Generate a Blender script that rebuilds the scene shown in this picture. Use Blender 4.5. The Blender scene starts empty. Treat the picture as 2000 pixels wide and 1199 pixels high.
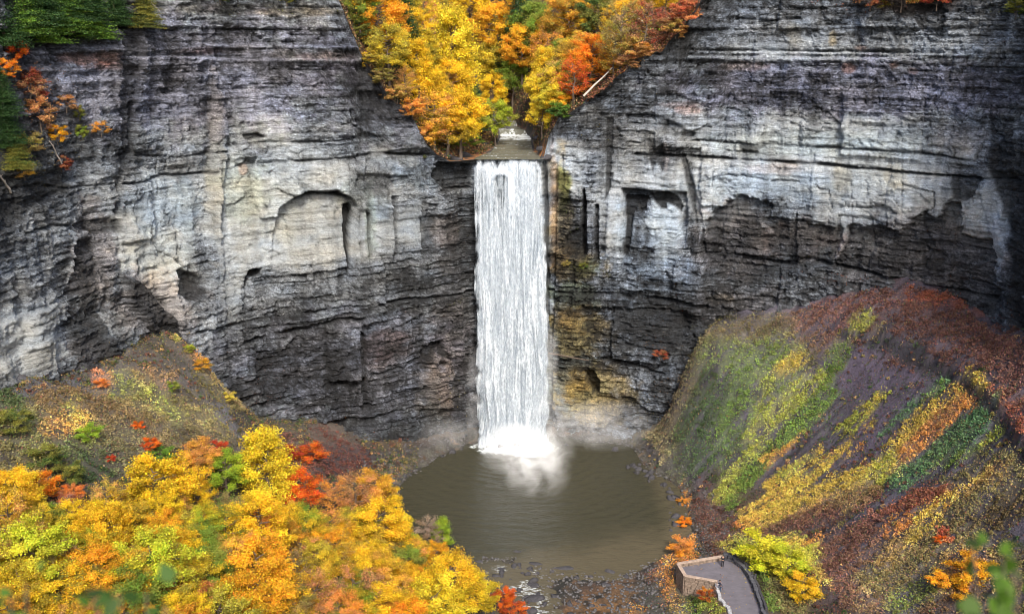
import bpy, bmesh, math, random, re
import numpy as np
from mathutils import Vector, Matrix

# ------------------------------------------------------------------ camera, sky, sun, exposure
scene = bpy.context.scene
COL = scene.collection
CAM_Z = 81.0
PITCH = math.radians(16.4)
FPX = 1870.0
cam_data = bpy.data.cameras.new('camera')
cam = bpy.data.objects.new('camera', cam_data)
COL.objects.link(cam)
cam.location = (0, 0, CAM_Z)
cam.rotation_euler = (math.radians(90) - PITCH, 0, 0)
cam_data.sensor_width = 36.0
cam_data.lens = 36.0 * FPX / 2000.0
cam_data.clip_start = 0.2
cam_data.clip_end = 3000
cam_data.dof.use_dof = True
cam_data.dof.focus_distance = 165.0
cam_data.dof.aperture_fstop = 1.2
scene.camera = cam

SUN_EL, SUN_AZ = 42.0, 168.0          # azimuth from +Y towards +X: behind the viewer, a little to the left
world = bpy.data.worlds.new('World')
scene.world = world
world.use_nodes = True
wn = world.node_tree
bg = wn.nodes['Background']
sky = wn.nodes.new('ShaderNodeTexSky')
sky.sky_type = 'NISHITA'
sky.sun_disc = False
sky.sun_elevation = math.radians(SUN_EL)
sky.sun_rotation = math.radians(SUN_AZ)
sky.air_density = 1.0
sky.dust_density = 4.0
sky.ozone_density = 1.0
wn.links.new(sky.outputs[0], bg.inputs[0])
bg.inputs[1].default_value = 0.15
sun_data = bpy.data.lights.new('sun', 'SUN')
sun = bpy.data.objects.new('sun', sun_data)
COL.objects.link(sun)
sun_data.energy = 2.0
sun_data.angle = math.radians(10)
sun_data.color = (1.0, 0.95, 0.88)
_a, _e = math.radians(SUN_AZ), math.radians(SUN_EL)
sdir = Vector((math.sin(_a) * math.cos(_e), math.cos(_a) * math.cos(_e), math.sin(_e)))
sun.rotation_euler = sdir.to_track_quat('Z', 'Y').to_euler()
sun.location = (0, -20, 150)
scene.view_settings.view_transform = 'Standard'
scene.view_settings.look = 'None'
scene.view_settings.exposure = 1.15
scene.view_settings.gamma = 1.0
scene.render.engine = 'CYCLES'
scene.cycles.use_denoising = True
scene.cycles.max_bounces = 6
scene.cycles.transparent_max_bounces = 12
scene.cycles.volume_bounces = 3
scene.cycles.pixel_filter_type = 'BLACKMAN_HARRIS'
scene.cycles.filter_width = 1.0
scene.cycles.volume_step_rate = 2.0

rng = np.random.default_rng(7)
random.seed(7)

# ------------------------------------------------------------------ noise
def _hash(ix, iy, seed):
    h = (ix.astype(np.int64) * 374761393 + iy.astype(np.int64) * 668265263 + seed * 1442695041) & 0xFFFFFFFF
    h = ((h ^ (h >> 13)) * 1274126177) & 0xFFFFFFFF
    h = ((h ^ (h >> 16)) * 2246822519) & 0xFFFFFFFF
    return ((h ^ (h >> 15)) & 0xFFFFFF).astype(np.float32) / 16777216.0
def vnoise(x, y, seed=0):
    x = np.asarray(x, np.float64); y = np.asarray(y, np.float64)
    x, y = np.broadcast_arrays(x, y)
    ix = np.floor(x); iy = np.floor(y)
    fx = (x - ix).astype(np.float32); fy = (y - iy).astype(np.float32)
    fx = fx * fx * (3 - 2 * fx); fy = fy * fy * (3 - 2 * fy)
    a = _hash(ix, iy, seed); b = _hash(ix + 1, iy, seed); c = _hash(ix, iy + 1, seed); d = _hash(ix + 1, iy + 1, seed)
    return (a + (b - a) * fx) * (1 - fy) + (c + (d - c) * fx) * fy      # 0..1
def fbm(x, y, octv=4, seed=0, gain=0.5):
    t = 0.0; amp = 1.0; tot = 0.0
    for o in range(octv):
        t = t + amp * (vnoise(np.asarray(x) * 2 ** o + 17.3 * o, np.asarray(y) * 2 ** o - 9.1 * o, seed + o) - 0.5)
        tot += amp; amp *= gain
    return t / tot * 2.0                                                  # about -1..1
def cells(x, y, seed):
    """jittered cells: value of the nearest cell and distance to the border with the next"""
    ix = np.floor(x); iy = np.floor(y); f1 = np.full(x.shape, 9.0); f2 = np.full(x.shape, 9.0); v = np.zeros(x.shape)
    for i in (-1, 0, 1):
        for j in (-1, 0, 1):
            cx = ix + i; cy = iy + j
            d = np.abs(x - cx - _hash(cx, cy, seed)) + np.abs(y - cy - _hash(cx, cy, seed + 1)) * 1.1
            h = _hash(cx, cy, seed + 2); n = d < f1
            f2 = np.where(n, f1, np.minimum(f2, d)); v = np.where(n, h, v); f1 = np.where(n, d, f1)
    return v, f2 - f1
def sm(a, b, x):
    t = np.clip((x - a) / (b - a + 1e-12), 0, 1)
    return t * t * (3 - 2 * t)

# ------------------------------------------------------------------ survey: where a sight line from the overlook meets the place
SP, CP = math.sin(PITCH), math.cos(PITCH)
def proj(X, Y, Z):
    dz = Z - CAM_Z
    dep = Y * CP - dz * SP
    up = Y * SP + dz * CP
    dep = np.maximum(dep, 0.5)
    return 1000 + FPX * X / dep, 599.5 - FPX * up / dep
def ray(px, py):
    u = (px - 1000.0) / FPX; v = (py - 599.5) / FPX
    return u, CP - v * SP, -SP - v * CP
def at_y(px, py, Y):
    a, b, c = ray(px, py)
    return (a * Y / b, Y, CAM_Z + c * Y / b)
def at_z(px, py, Z):
    a, b, c = ray(px, py)
    t = (Z - CAM_Z) / c
    return (a * t, b * t, Z)

def poly_sd(px, py, pts):
    """signed distance (positive inside) to a polygon, vectorised"""
    P = np.array(pts, float); n = len(P)
    ins = np.zeros(px.shape, bool); d2 = np.full(px.shape, 1e12)
    for i in range(n):
        ax, ay = P[i]; bx, by = P[(i + 1) % n]
        ex, ey = bx - ax, by - ay
        t = np.clip(((px - ax) * ex + (py - ay) * ey) / (ex * ex + ey * ey + 1e-9), 0, 1)
        d2 = np.minimum(d2, (px - ax - t * ex) ** 2 + (py - ay - t * ey) ** 2)
        c = ((ay > py) != (by > py)) & (px < (bx - ax) * (py - ay) / ((by - ay) if by != ay else 1e-9) + ax)
        ins ^= c
    d = np.sqrt(d2)
    return np.where(ins, d, -d)
def line_d(px, py, pts):
    d2 = np.full(px.shape, 1e12)
    for i in range(len(pts) - 1):
        ax, ay = pts[i][:2]; bx, by = pts[i + 1][:2]
        ex, ey = bx - ax, by - ay
        t = np.clip(((px - ax) * ex + (py - ay) * ey) / (ex * ex + ey * ey + 1e-9), 0, 1)
        d2 = np.minimum(d2, (px - ax - t * ex) ** 2 + (py - ay - t * ey) ** 2)
    return np.sqrt(d2)

# ------------------------------------------------------------------ object helpers
def tag(o, label=None, cat=None, group=None, kind=None):
    if label: o['label'] = label
    if cat: o['category'] = cat
    if group: o['group'] = group
    if kind: o['kind'] = kind
    return o
def mesh_np(name, V, F, mat=None, cols=None, smooth=False, parent=None, link=True, attr='col'):
    """V (n,3), F (m,k) arrays -> object, optional per-vertex colour"""
    me = bpy.data.meshes.new(name)
    V = np.asarray(V, np.float32); F = np.asarray(F, np.int32)
    k = F.shape[1]
    me.vertices.add(len(V)); me.vertices.foreach_set('co', V.ravel())
    me.loops.add(F.size); me.loops.foreach_set('vertex_index', F.ravel())
    me.polygons.add(len(F))
    me.polygons.foreach_set('loop_start', np.arange(0, F.size, k, dtype=np.int32))
    me.polygons.foreach_set('loop_total', np.full(len(F), k, np.int32))
    if smooth: me.polygons.foreach_set('use_smooth', np.ones(len(F), bool))
    me.update(calc_edges=True)
    if cols is not None:
        a = me.color_attributes.new(attr, 'FLOAT_COLOR', 'POINT')
        c = np.ones((len(V), 4), np.float32); cc = np.asarray(cols, np.float32)
        if cc.ndim == 1: c[:, :3] = cc[:, None]
        else: c[:, :cc.shape[1]] = cc
        a.data.foreach_set('color', c.ravel())
    if mat: me.materials.append(mat)
    o = bpy.data.objects.new(name, me)
    if link: COL.objects.link(o)
    if parent: o.parent = parent
    return o
def grid_faces(nu, nv):
    i = np.arange(nu * nv).reshape(nu, nv)
    return np.stack([i[:-1, :-1], i[1:, :-1], i[1:, 1:], i[:-1, 1:]], -1).reshape(-1, 4)
def empty(name, loc, rz=0.0, sc=1.0):
    o = bpy.data.objects.new(name, None); COL.objects.link(o)
    o.location = loc; o.rotation_euler = (0, 0, rz); o.scale = (sc, sc, sc)
    o.empty_display_size = 0.5
    return o
class MB:
    """collects boxes, tubes and blobs into one mesh"""
    def __init__(s): s.bm = bmesh.new()
    def box(s, c, size, rot=None, bev=0.0):
        m = Matrix.Translation(Vector(c)) @ (rot.to_4x4() if rot else Matrix.Identity(4)) @ Matrix.Diagonal((size[0], size[1], size[2], 1))
        r = bmesh.ops.create_cube(s.bm, size=1.0, matrix=m)
        if bev:
            es = list({e for v in r['verts'] for e in v.link_edges})
            bmesh.ops.bevel(s.bm, geom=es, offset=bev, segments=1, affect='EDGES')
        return s
    def tube(s, pts, radii, n=7, cap=True):
        pts = [Vector(p) for p in pts]
        if not hasattr(radii, '__len__'): radii = [radii] * len(pts)
        prev = None; rings = []
        for i, p in enumerate(pts):
            d = (pts[min(i + 1, len(pts) - 1)] - pts[max(i - 1, 0)])
            if d.length < 1e-6: d = Vector((0, 0, 1))
            d.normalize()
            x = (prev - d * prev.dot(d)) if prev is not None else d.orthogonal()
            if x.length < 1e-5: x = d.orthogonal()
            x.normalize(); prev = x; y = d.cross(x)
            rings.append([s.bm.verts.new(p + (x * math.cos(2 * math.pi * k / n) + y * math.sin(2 * math.pi * k / n)) * radii[i]) for k in range(n)])
        for a, b in zip(rings[:-1], rings[1:]):
            for k in range(n):
                s.bm.faces.new((a[k], a[(k + 1) % n], b[(k + 1) % n], b[k]))
        if cap:
            s.bm.faces.new(rings[0][::-1]); s.bm.faces.new(rings[-1])
        return s
    def build(s, name, mat, parent=None, smooth=False, link=True):
        me = bpy.data.meshes.new(name)
        bmesh.ops.recalc_face_normals(s.bm, faces=s.bm.faces)
        s.bm.to_mesh(me); s.bm.free()
        if smooth: me.polygons.foreach_set('use_smooth', [True] * len(me.polygons))
        me.materials.append(mat)
        o = bpy.data.objects.new(name, me)
        if link: COL.objects.link(o)
        if parent: o.parent = parent
        return o

# ------------------------------------------------------------------ materials
def nmat(name):
    m = bpy.data.materials.new(name); m.use_nodes = True
    nt = m.node_tree; nt.nodes.clear()
    out = nt.nodes.new('ShaderNodeOutputMaterial')
    return m, nt, out
def N(nt, t, **kw):
    n = nt.nodes.new(t)
    for k, v in kw.items():
        if k.startswith('_'): setattr(n, k[1:], v)
        else: n.inputs[k].default_value = v
    return n
def L(nt, a, b): nt.links.new(a, b)
def mapped_noise(nt, scale3, nscale, detail=4, rough=0.6, dist=0.0):
    g = N(nt, 'ShaderNodeNewGeometry')
    mp = N(nt, 'ShaderNodeVectorMath', _operation='MULTIPLY'); mp.inputs[1].default_value = scale3
    L(nt, g.outputs['Position'], mp.inputs[0])
    n = N(nt, 'ShaderNodeTexNoise'); n.inputs['Scale'].default_value = nscale
    n.inputs['Detail'].default_value = detail; n.inputs['Roughness'].default_value = rough
    n.inputs['Distortion'].default_value = dist
    L(nt, mp.outputs[0], n.inputs['Vector'])
    return n
def maprange(nt, src, a, b, c, d):
    m = N(nt, 'ShaderNodeMapRange'); m.inputs[1].default_value = a; m.inputs[2].default_value = b
    m.inputs[3].default_value = c; m.inputs[4].default_value = d
    L(nt, src, m.inputs[0]); return m.outputs[0]
def mulcol(nt, col, fac):
    m = N(nt, 'ShaderNodeVectorMath', _operation='SCALE')
    L(nt, col, m.inputs[0]); L(nt, fac, m.inputs['Scale']); return m.outputs[0]
def math2(nt, op, a, b):
    m = N(nt, 'ShaderNodeMath', _operation=op)
    for i, v in enumerate((a, b)):
        if isinstance(v, (int, float)): m.inputs[i].default_value = v
        else: L(nt, v, m.inputs[i])
    return m.outputs[0]

def rock_mat():
    """layered shale and limestone: survey colours times fine bedding, grain and hairline cracks"""
    m, nt, out = nmat('layered_rock')
    at = N(nt, 'ShaderNodeVertexColor', _layer_name='col')
    n1 = mapped_noise(nt, (0.35, 0.35, 3.2), 1.6, 5, 0.72, 0.6)     # fine beds
    n2 = mapped_noise(nt, (1, 1, 1.6), 2.6, 4, 0.75)                # grain
    n3 = mapped_noise(nt, (1.2, 1.2, 0.16), 1.3, 4, 0.7)            # run-off streaks
    f = math2(nt, 'MULTIPLY', maprange(nt, n1.outputs[0], 0.34, 0.66, 0.45, 1.6), maprange(nt, n2.outputs[0], 0.36, 0.64, 0.42, 1.62))
    f = math2(nt, 'MULTIPLY', f, maprange(nt, n3.outputs[0], 0.35, 0.65, 0.8, 1.2))
    g = N(nt, 'ShaderNodeNewGeometry'); mp = N(nt, 'ShaderNodeVectorMath', _operation='MULTIPLY'); mp.inputs[1].default_value = (.75, .75, 2.3)
    nw = mapped_noise(nt, (1, 1, 1), .8, 3, .6); ad = N(nt, 'ShaderNodeVectorMath', _operation='ADD')
    L(nt, g.outputs['Position'], mp.inputs[0]); L(nt, mp.outputs[0], ad.inputs[0]); L(nt, nw.outputs['Color'], ad.inputs[1])
    vo = N(nt, 'ShaderNodeTexVoronoi', _feature='DISTANCE_TO_EDGE', Scale=.9); L(nt, ad.outputs[0], vo.inputs['Vector'])
    f = math2(nt, 'MULTIPLY', f, maprange(nt, vo.outputs['Distance'], 0, .035, .6, 1.0))
    # smooth slabs carry less grain than the shaly beds (survey alpha = smoothness)
    k = maprange(nt, at.outputs['Alpha'], 0, 1, 1.0, .38)
    f = math2(nt, 'ADD', math2(nt, 'MULTIPLY', math2(nt, 'SUBTRACT', f, 1.0), k), 1.0)
    c = mulcol(nt, at.outputs[0], f)
    p = N(nt, 'ShaderNodeBsdfPrincipled', Roughness=0.82)
    L(nt, c, p.inputs['Base Color'])
    b = N(nt, 'ShaderNodeBump', Strength=0.9, Distance=0.5)
    L(nt, f, b.inputs['Height']); L(nt, b.outputs[0], p.inputs['Normal'])
    L(nt, p.outputs[0], out.inputs[0])
    return m
def soil_mat():
    m, nt, out = nmat('scree_and_soil')
    at = N(nt, 'ShaderNodeVertexColor', _layer_name='col')
    n1 = mapped_noise(nt, (1, 1, 1), 1.8, 6, 0.8)
    n2 = mapped_noise(nt, (1, 1, 1), 6.0, 3, 0.7)
    f = math2(nt, 'MULTIPLY', maprange(nt, n1.outputs[0], 0.3, 0.7, 0.5, 1.5), maprange(nt, n2.outputs[0], 0.3, 0.7, 0.6, 1.4))
    c = mulcol(nt, at.outputs[0], f)
    p = N(nt, 'ShaderNodeBsdfPrincipled', Roughness=0.9)
    L(nt, c, p.inputs['Base Color'])
    b = N(nt, 'ShaderNodeBump', Strength=0.8, Distance=0.4)
    L(nt, f, b.inputs['Height']); L(nt, b.outputs[0], p.inputs['Normal'])
    L(nt, p.outputs[0], out.inputs[0])
    return m
def leaf_mat(name, mode):
    """mode 'tree': object colour and its second colour mixed by the clump value; mode 'cover': vertex colours"""
    m, nt, out = nmat(name)
    at = N(nt, 'ShaderNodeVertexColor', _layer_name='col')
    if mode == 'tree':
        oi = N(nt, 'ShaderNodeObjectInfo')
        t2 = N(nt, 'ShaderNodeAttribute', _attribute_type='OBJECT', _attribute_name='second_colour')
        sp = N(nt, 'ShaderNodeSeparateColor'); L(nt, at.outputs[0], sp.inputs[0])
        mx = N(nt, 'ShaderNodeMix', _data_type='RGBA')
        L(nt, sp.outputs[0], mx.inputs[0]); L(nt, oi.outputs['Color'], mx.inputs[6]); L(nt, t2.outputs['Color'], mx.inputs[7])
        hs = N(nt, 'ShaderNodeHueSaturation')
        L(nt, maprange(nt, sp.outputs[1], 0, 1, 0.475, 0.525), hs.inputs['Hue'])
        L(nt, maprange(nt, sp.outputs[2], 0, 1, 0.28, 1.15), hs.inputs['Value'])
        L(nt, mx.outputs[2], hs.inputs['Color'])
        c = hs.outputs[0]
    else:
        c = at.outputs[0]
    d = N(nt, 'ShaderNodeBsdfPrincipled', Roughness=0.6)
    d.inputs['Specular IOR Level'].default_value = 0.25
    L(nt, c, d.inputs['Base Color'])
    t = N(nt, 'ShaderNodeBsdfTranslucent'); L(nt, c, t.inputs[0])
    mix = N(nt, 'ShaderNodeMixShader'); mix.inputs[0].default_value = 0.35
    L(nt, d.outputs[0], mix.inputs[1]); L(nt, t.outputs[0], mix.inputs[2])
    L(nt, mix.outputs[0], out.inputs[0])
    return m
def plain(name, col, rough=0.8, nscale=3.0, var=0.35, bump=0.3, sc3=(1, 1, 1)):
    m, nt, out = nmat(name)
    n1 = mapped_noise(nt, sc3, nscale, 5, 0.7)
    p = N(nt, 'ShaderNodeBsdfPrincipled', Roughness=rough)
    rgb = N(nt, 'ShaderNodeRGB'); rgb.outputs[0].default_value = (*col, 1)
    c = mulcol(nt, rgb.outputs[0], maprange(nt, n1.outputs[0], 0.3, 0.7, 1 - var, 1 + var))
    L(nt, c, p.inputs['Base Color'])
    b = N(nt, 'ShaderNodeBump', Strength=bump, Distance=0.05)
    L(nt, n1.outputs[0], b.inputs['Height']); L(nt, b.outputs[0], p.inputs['Normal'])
    L(nt, p.outputs[0], out.inputs[0])
    return m
M_ROCK = rock_mat(); M_SOIL = soil_mat()
M_LEAF = leaf_mat('tree_leaves', 'tree'); M_COVER = leaf_mat('ground_leaves', 'cover')
M_BARK = plain('bark', (0.10, 0.075, 0.055), 0.9, 6.0, 0.5, 0.6, (1, 1, 0.2))
M_PALE = plain('bleached_wood', (0.42, 0.38, 0.33), 0.8, 8.0, 0.3, 0.4, (1, 1, 0.3))
# ------------------------------------------------------------------ plan of the amphitheatre wall
PLAN = [(-100, 20), (-88, 55), (-75, 90), (-67.5, 116), (-64.5, 132), (-60, 143), (-53, 155), (-47, 162), (-38, 166.5), (-27, 171),
        (-18, 176), (-12, 180.3), (-6, 183), (0, 183.8), (6, 183.4), (12, 182), (20, 180), (28, 178), (40, 174.5), (55, 168),
        (68, 161), (76.5, 155), (79, 149), (78.5, 142), (77, 134), (77, 118), (84, 92), (93, 58), (104, 20)]
def catmull(P, n=40):
    P = np.array(P, float); Q = np.vstack([2 * P[0] - P[1], P, 2 * P[-1] - P[-2]]); out = []
    for i in range(1, len(Q) - 2):
        t = np.linspace(0, 1, n, endpoint=False)[:, None]
        a, b, c, d = Q[i - 1], Q[i], Q[i + 1], Q[i + 2]
        out.append(0.5 * ((2 * b) + (c - a) * t + (2 * a - 5 * b + 4 * c - d) * t ** 2 + (3 * b - a - 3 * c + d) * t ** 3))
    return np.vstack(out + [P[-1:]])
_c = catmull(PLAN)
_s = np.r_[0, np.cumsum(np.hypot(*np.diff(_c, axis=0).T))]
LEN = _s[-1]
# dense where the overlook sees the wall, coarse beyond
def curve(s): return np.interp(s, _s, _c[:, 0]), np.interp(s, _s, _c[:, 1])
s_l = np.interp(100, _c[:200, 1], _s[:200]); s_r = LEN - 115
SS = np.r_[np.arange(0, s_l, 2.0), np.arange(s_l, s_r, 0.23), np.arange(s_r, LEN, 2.0), LEN]
CX, CY = curve(SS)
_tx = np.interp(SS + 1.5, _s, _c[:, 0]) - np.interp(SS - 1.5, _s, _c[:, 0])
_ty = np.interp(SS + 1.5, _s, _c[:, 1]) - np.interp(SS - 1.5, _s, _c[:, 1])
_l = np.hypot(_tx, _ty); NX, NY = _ty / _l, -_tx / _l                # towards the open side of the amphitheatre
def curve_y(X): return np.interp(X, _c[(_c[:, 1] > 112), 0][np.argsort(_c[(_c[:, 1] > 112), 0])], _c[(_c[:, 1] > 112), 1][np.argsort(_c[(_c[:, 1] > 112), 0])])

# ------------------------------------------------------------------ upper ground: hanging valley and plateau
def z_up(X, Y):
    X = np.asarray(X, float); Y = np.asarray(Y, float)
    xc = np.interp(Y, [183, 215, 235, 260, 320], [-0.6, 0.9, -4, -16, -40])
    fl = 56.4 + 0.022 * np.clip(Y - 184, 0, 90) + 1.1 * sm(217, 219, Y) + 1.0 * sm(224, 226, Y) + 0.9 * sm(232, 234, Y)
    wl = np.interp(Y, [183, 195, 215, 240], [11.0, 6.5, 4.6, 4.0]); wr = np.interp(Y, [183, 190, 215, 240], [6.6, 5.4, 3.6, 4.0])
    dl = np.clip(xc - wl - X, 0, None); dr = np.clip(X - xc - wr, 0, None)
    up = np.clip((Y - 184) / 50, 0, 1)
    g = np.interp(dl, [0, 2, 4, 10, 14.5, 18.5, 22, 40, 90], [0, 1.3, 3.2, 13.5, 20, 29.5, 34, 37, 39])
    h = np.interp(dr, [0, 0.8, 3, 12, 21, 28, 33, 50, 90], [0, 4.0, 8, 14.5, 20, 30, 35, 37, 39])
    n = (fbm(X / 6, Y / 6, 4, 31) * 1.4 + 1.6 * fbm(X / 2.2, Y / 2.2, 3, 33)) * sm(1, 6, dl + dr)
    return fl + g + h + n + 0.6 * np.clip(Y - 238, 0, 60) - 0.0 * up

# ------------------------------------------------------------------ wall colour: apparent-brightness tone map (rock stain plus painted recess shade), region tints, features
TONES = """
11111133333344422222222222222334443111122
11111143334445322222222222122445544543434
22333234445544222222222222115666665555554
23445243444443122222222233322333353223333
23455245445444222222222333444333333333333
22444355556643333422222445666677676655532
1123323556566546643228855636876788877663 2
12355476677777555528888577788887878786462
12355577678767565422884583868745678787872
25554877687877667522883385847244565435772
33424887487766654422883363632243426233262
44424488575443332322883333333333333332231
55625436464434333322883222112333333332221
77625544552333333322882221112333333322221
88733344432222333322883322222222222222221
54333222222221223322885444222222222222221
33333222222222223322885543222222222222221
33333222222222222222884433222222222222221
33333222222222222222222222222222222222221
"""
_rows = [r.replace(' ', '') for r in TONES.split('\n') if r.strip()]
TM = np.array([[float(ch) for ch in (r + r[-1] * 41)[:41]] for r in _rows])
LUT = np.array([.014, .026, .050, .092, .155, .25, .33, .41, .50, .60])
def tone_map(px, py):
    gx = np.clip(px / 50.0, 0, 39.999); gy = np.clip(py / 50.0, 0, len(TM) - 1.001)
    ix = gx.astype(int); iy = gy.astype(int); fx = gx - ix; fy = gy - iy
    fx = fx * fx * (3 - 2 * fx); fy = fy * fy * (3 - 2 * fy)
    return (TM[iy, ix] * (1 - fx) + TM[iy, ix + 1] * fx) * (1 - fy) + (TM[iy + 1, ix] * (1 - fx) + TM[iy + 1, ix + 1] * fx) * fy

OCH = (1.42, 1.0, 0.42); MOSS = (0.62, 0.72, 0.34); RUST = (1.45, 0.86, 0.62); BRN = (1.12, 0.96, 0.88); TAN = (1.10, 1.0, 0.84)
BLU = (0.86, 1.0, 1.14); GRN = (0.98, 1.02, 0.93); PUR = (1.02, 0.95, 1.12); YEL = (1.02, 1.01, 0.93)
TINTS = [  # centre x, y, half width, half height, tint, strength
    (300, 140, 420, 130, PUR, .8), (820, 150, 200, 160, PUR, .5), (1700, 170, 420, 60, PUR, .9), (300, 400, 60, 70, BLU, .45), (370, 400, 30, 60, BLU, .6),
    (320, 500, 80, 60, YEL, .6), (480, 420, 40, 90, TAN, .4), (470, 370, 60, 60, GRN, .8), (540, 400, 70, 80, YEL, .5), (620, 460, 80, 70, TAN, .45),
    (690, 380, 30, 30, YEL, 1), (728, 430, 14, 70, GRN, 1), (745, 410, 20, 30, BLU, .6), (840, 340, 70, 30, BLU, .7), (500, 255, 100, 30, YEL, .5),
    (885, 450, 35, 50, BRN, .8), (890, 620, 50, 200, BRN, .4), (700, 720, 300, 120, PUR, .5), (755, 670, 50, 30, RUST, .5), (740, 705, 40, 20, RUST, .25),
    (850, 760, 40, 70, OCH, .35), (880, 700, 60, 120, BRN, .5), (420, 300, 14, 200, TAN, .8), (477, 333, 9, 14, RUST, .55),
    (170, 115, 56, 13, RUST, .95), (190, 130, 40, 8, RUST, .6), (400, 100, 50, 9, RUST, .5), (600, 105, 80, 12, TAN, .7), (650, 110, 60, 9, RUST, .35),
    (500, 18, 200, 14, TAN, .6), (580, 25, 110, 10, OCH, .3), (170, 700, 40, 60, BRN, .7), (180, 500, 50, 120, BRN, .8), (310, 600, 90, 80, BRN, .8),
    (1092, 430, 26, 120, OCH, .7), (1078, 400, 10, 130, RUST, .3), (1100, 370, 16, 50, MOSS, 1), (1120, 520, 60, 34, OCH, .8), (1140, 525, 34, 24, MOSS, .7),
    (1130, 650, 70, 50, OCH, .95), (1115, 620, 40, 40, OCH, .5), (1160, 770, 80, 70, OCH, 1.0), (1120, 740, 40, 40, OCH, .5), (1120, 700, 60, 140, MOSS, .35), (1120, 580, 60, 30, MOSS, .6),
    (1260, 560, 90, 60, BLU, .4), (1280, 470, 80, 100, BLU, .5), (1230, 280, 60, 40, TAN, .4), (1180, 240, 60, 24, TAN, .5), (1300, 300, 8, 40, BRN, .8),
    (1440, 475, 90, 85, BRN, .9), (1560, 470, 90, 45, BRN, .9), (1800, 500, 190, 90, BRN, .8), (1440, 600, 130, 40, BRN, .7),
    (1400, 585, 30, 12, OCH, .4), (1520, 330, 70, 12, RUST, .22), (1640, 350, 22, 34, TAN, .8), (1745, 340, 28, 28, TAN, .8), (1700, 340, 70, 40, YEL, .4),
    (1655, 134, 13, 11, RUST, .9), (1745, 128, 10, 8, RUST, .9), (1785, 140, 12, 8, RUST, .6), (1680, 95, 14, 7, RUST, .6), (1455, 130, 60, 10, RUST, .4),
    (1550, 70, 18, 26, TAN, .8), (1625, 75, 10, 18, OCH, .6), (1520, 55, 60, 18, TAN, .4), (1345, 215, 30, 10, RUST, .5), (1330, 205, 50, 8, RUST, .35), (1900, 120, 90, 12, TAN, .6),
    (1600, 280, 240, 30, GRN, .5), (1500, 380, 150, 60, BLU, .5), (1650, 160, 22, 16, GRN, .5), (1880, 270, 60, 30, BRN, .5), (1780, 0, 110, 30, RUST, .7),
]
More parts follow.
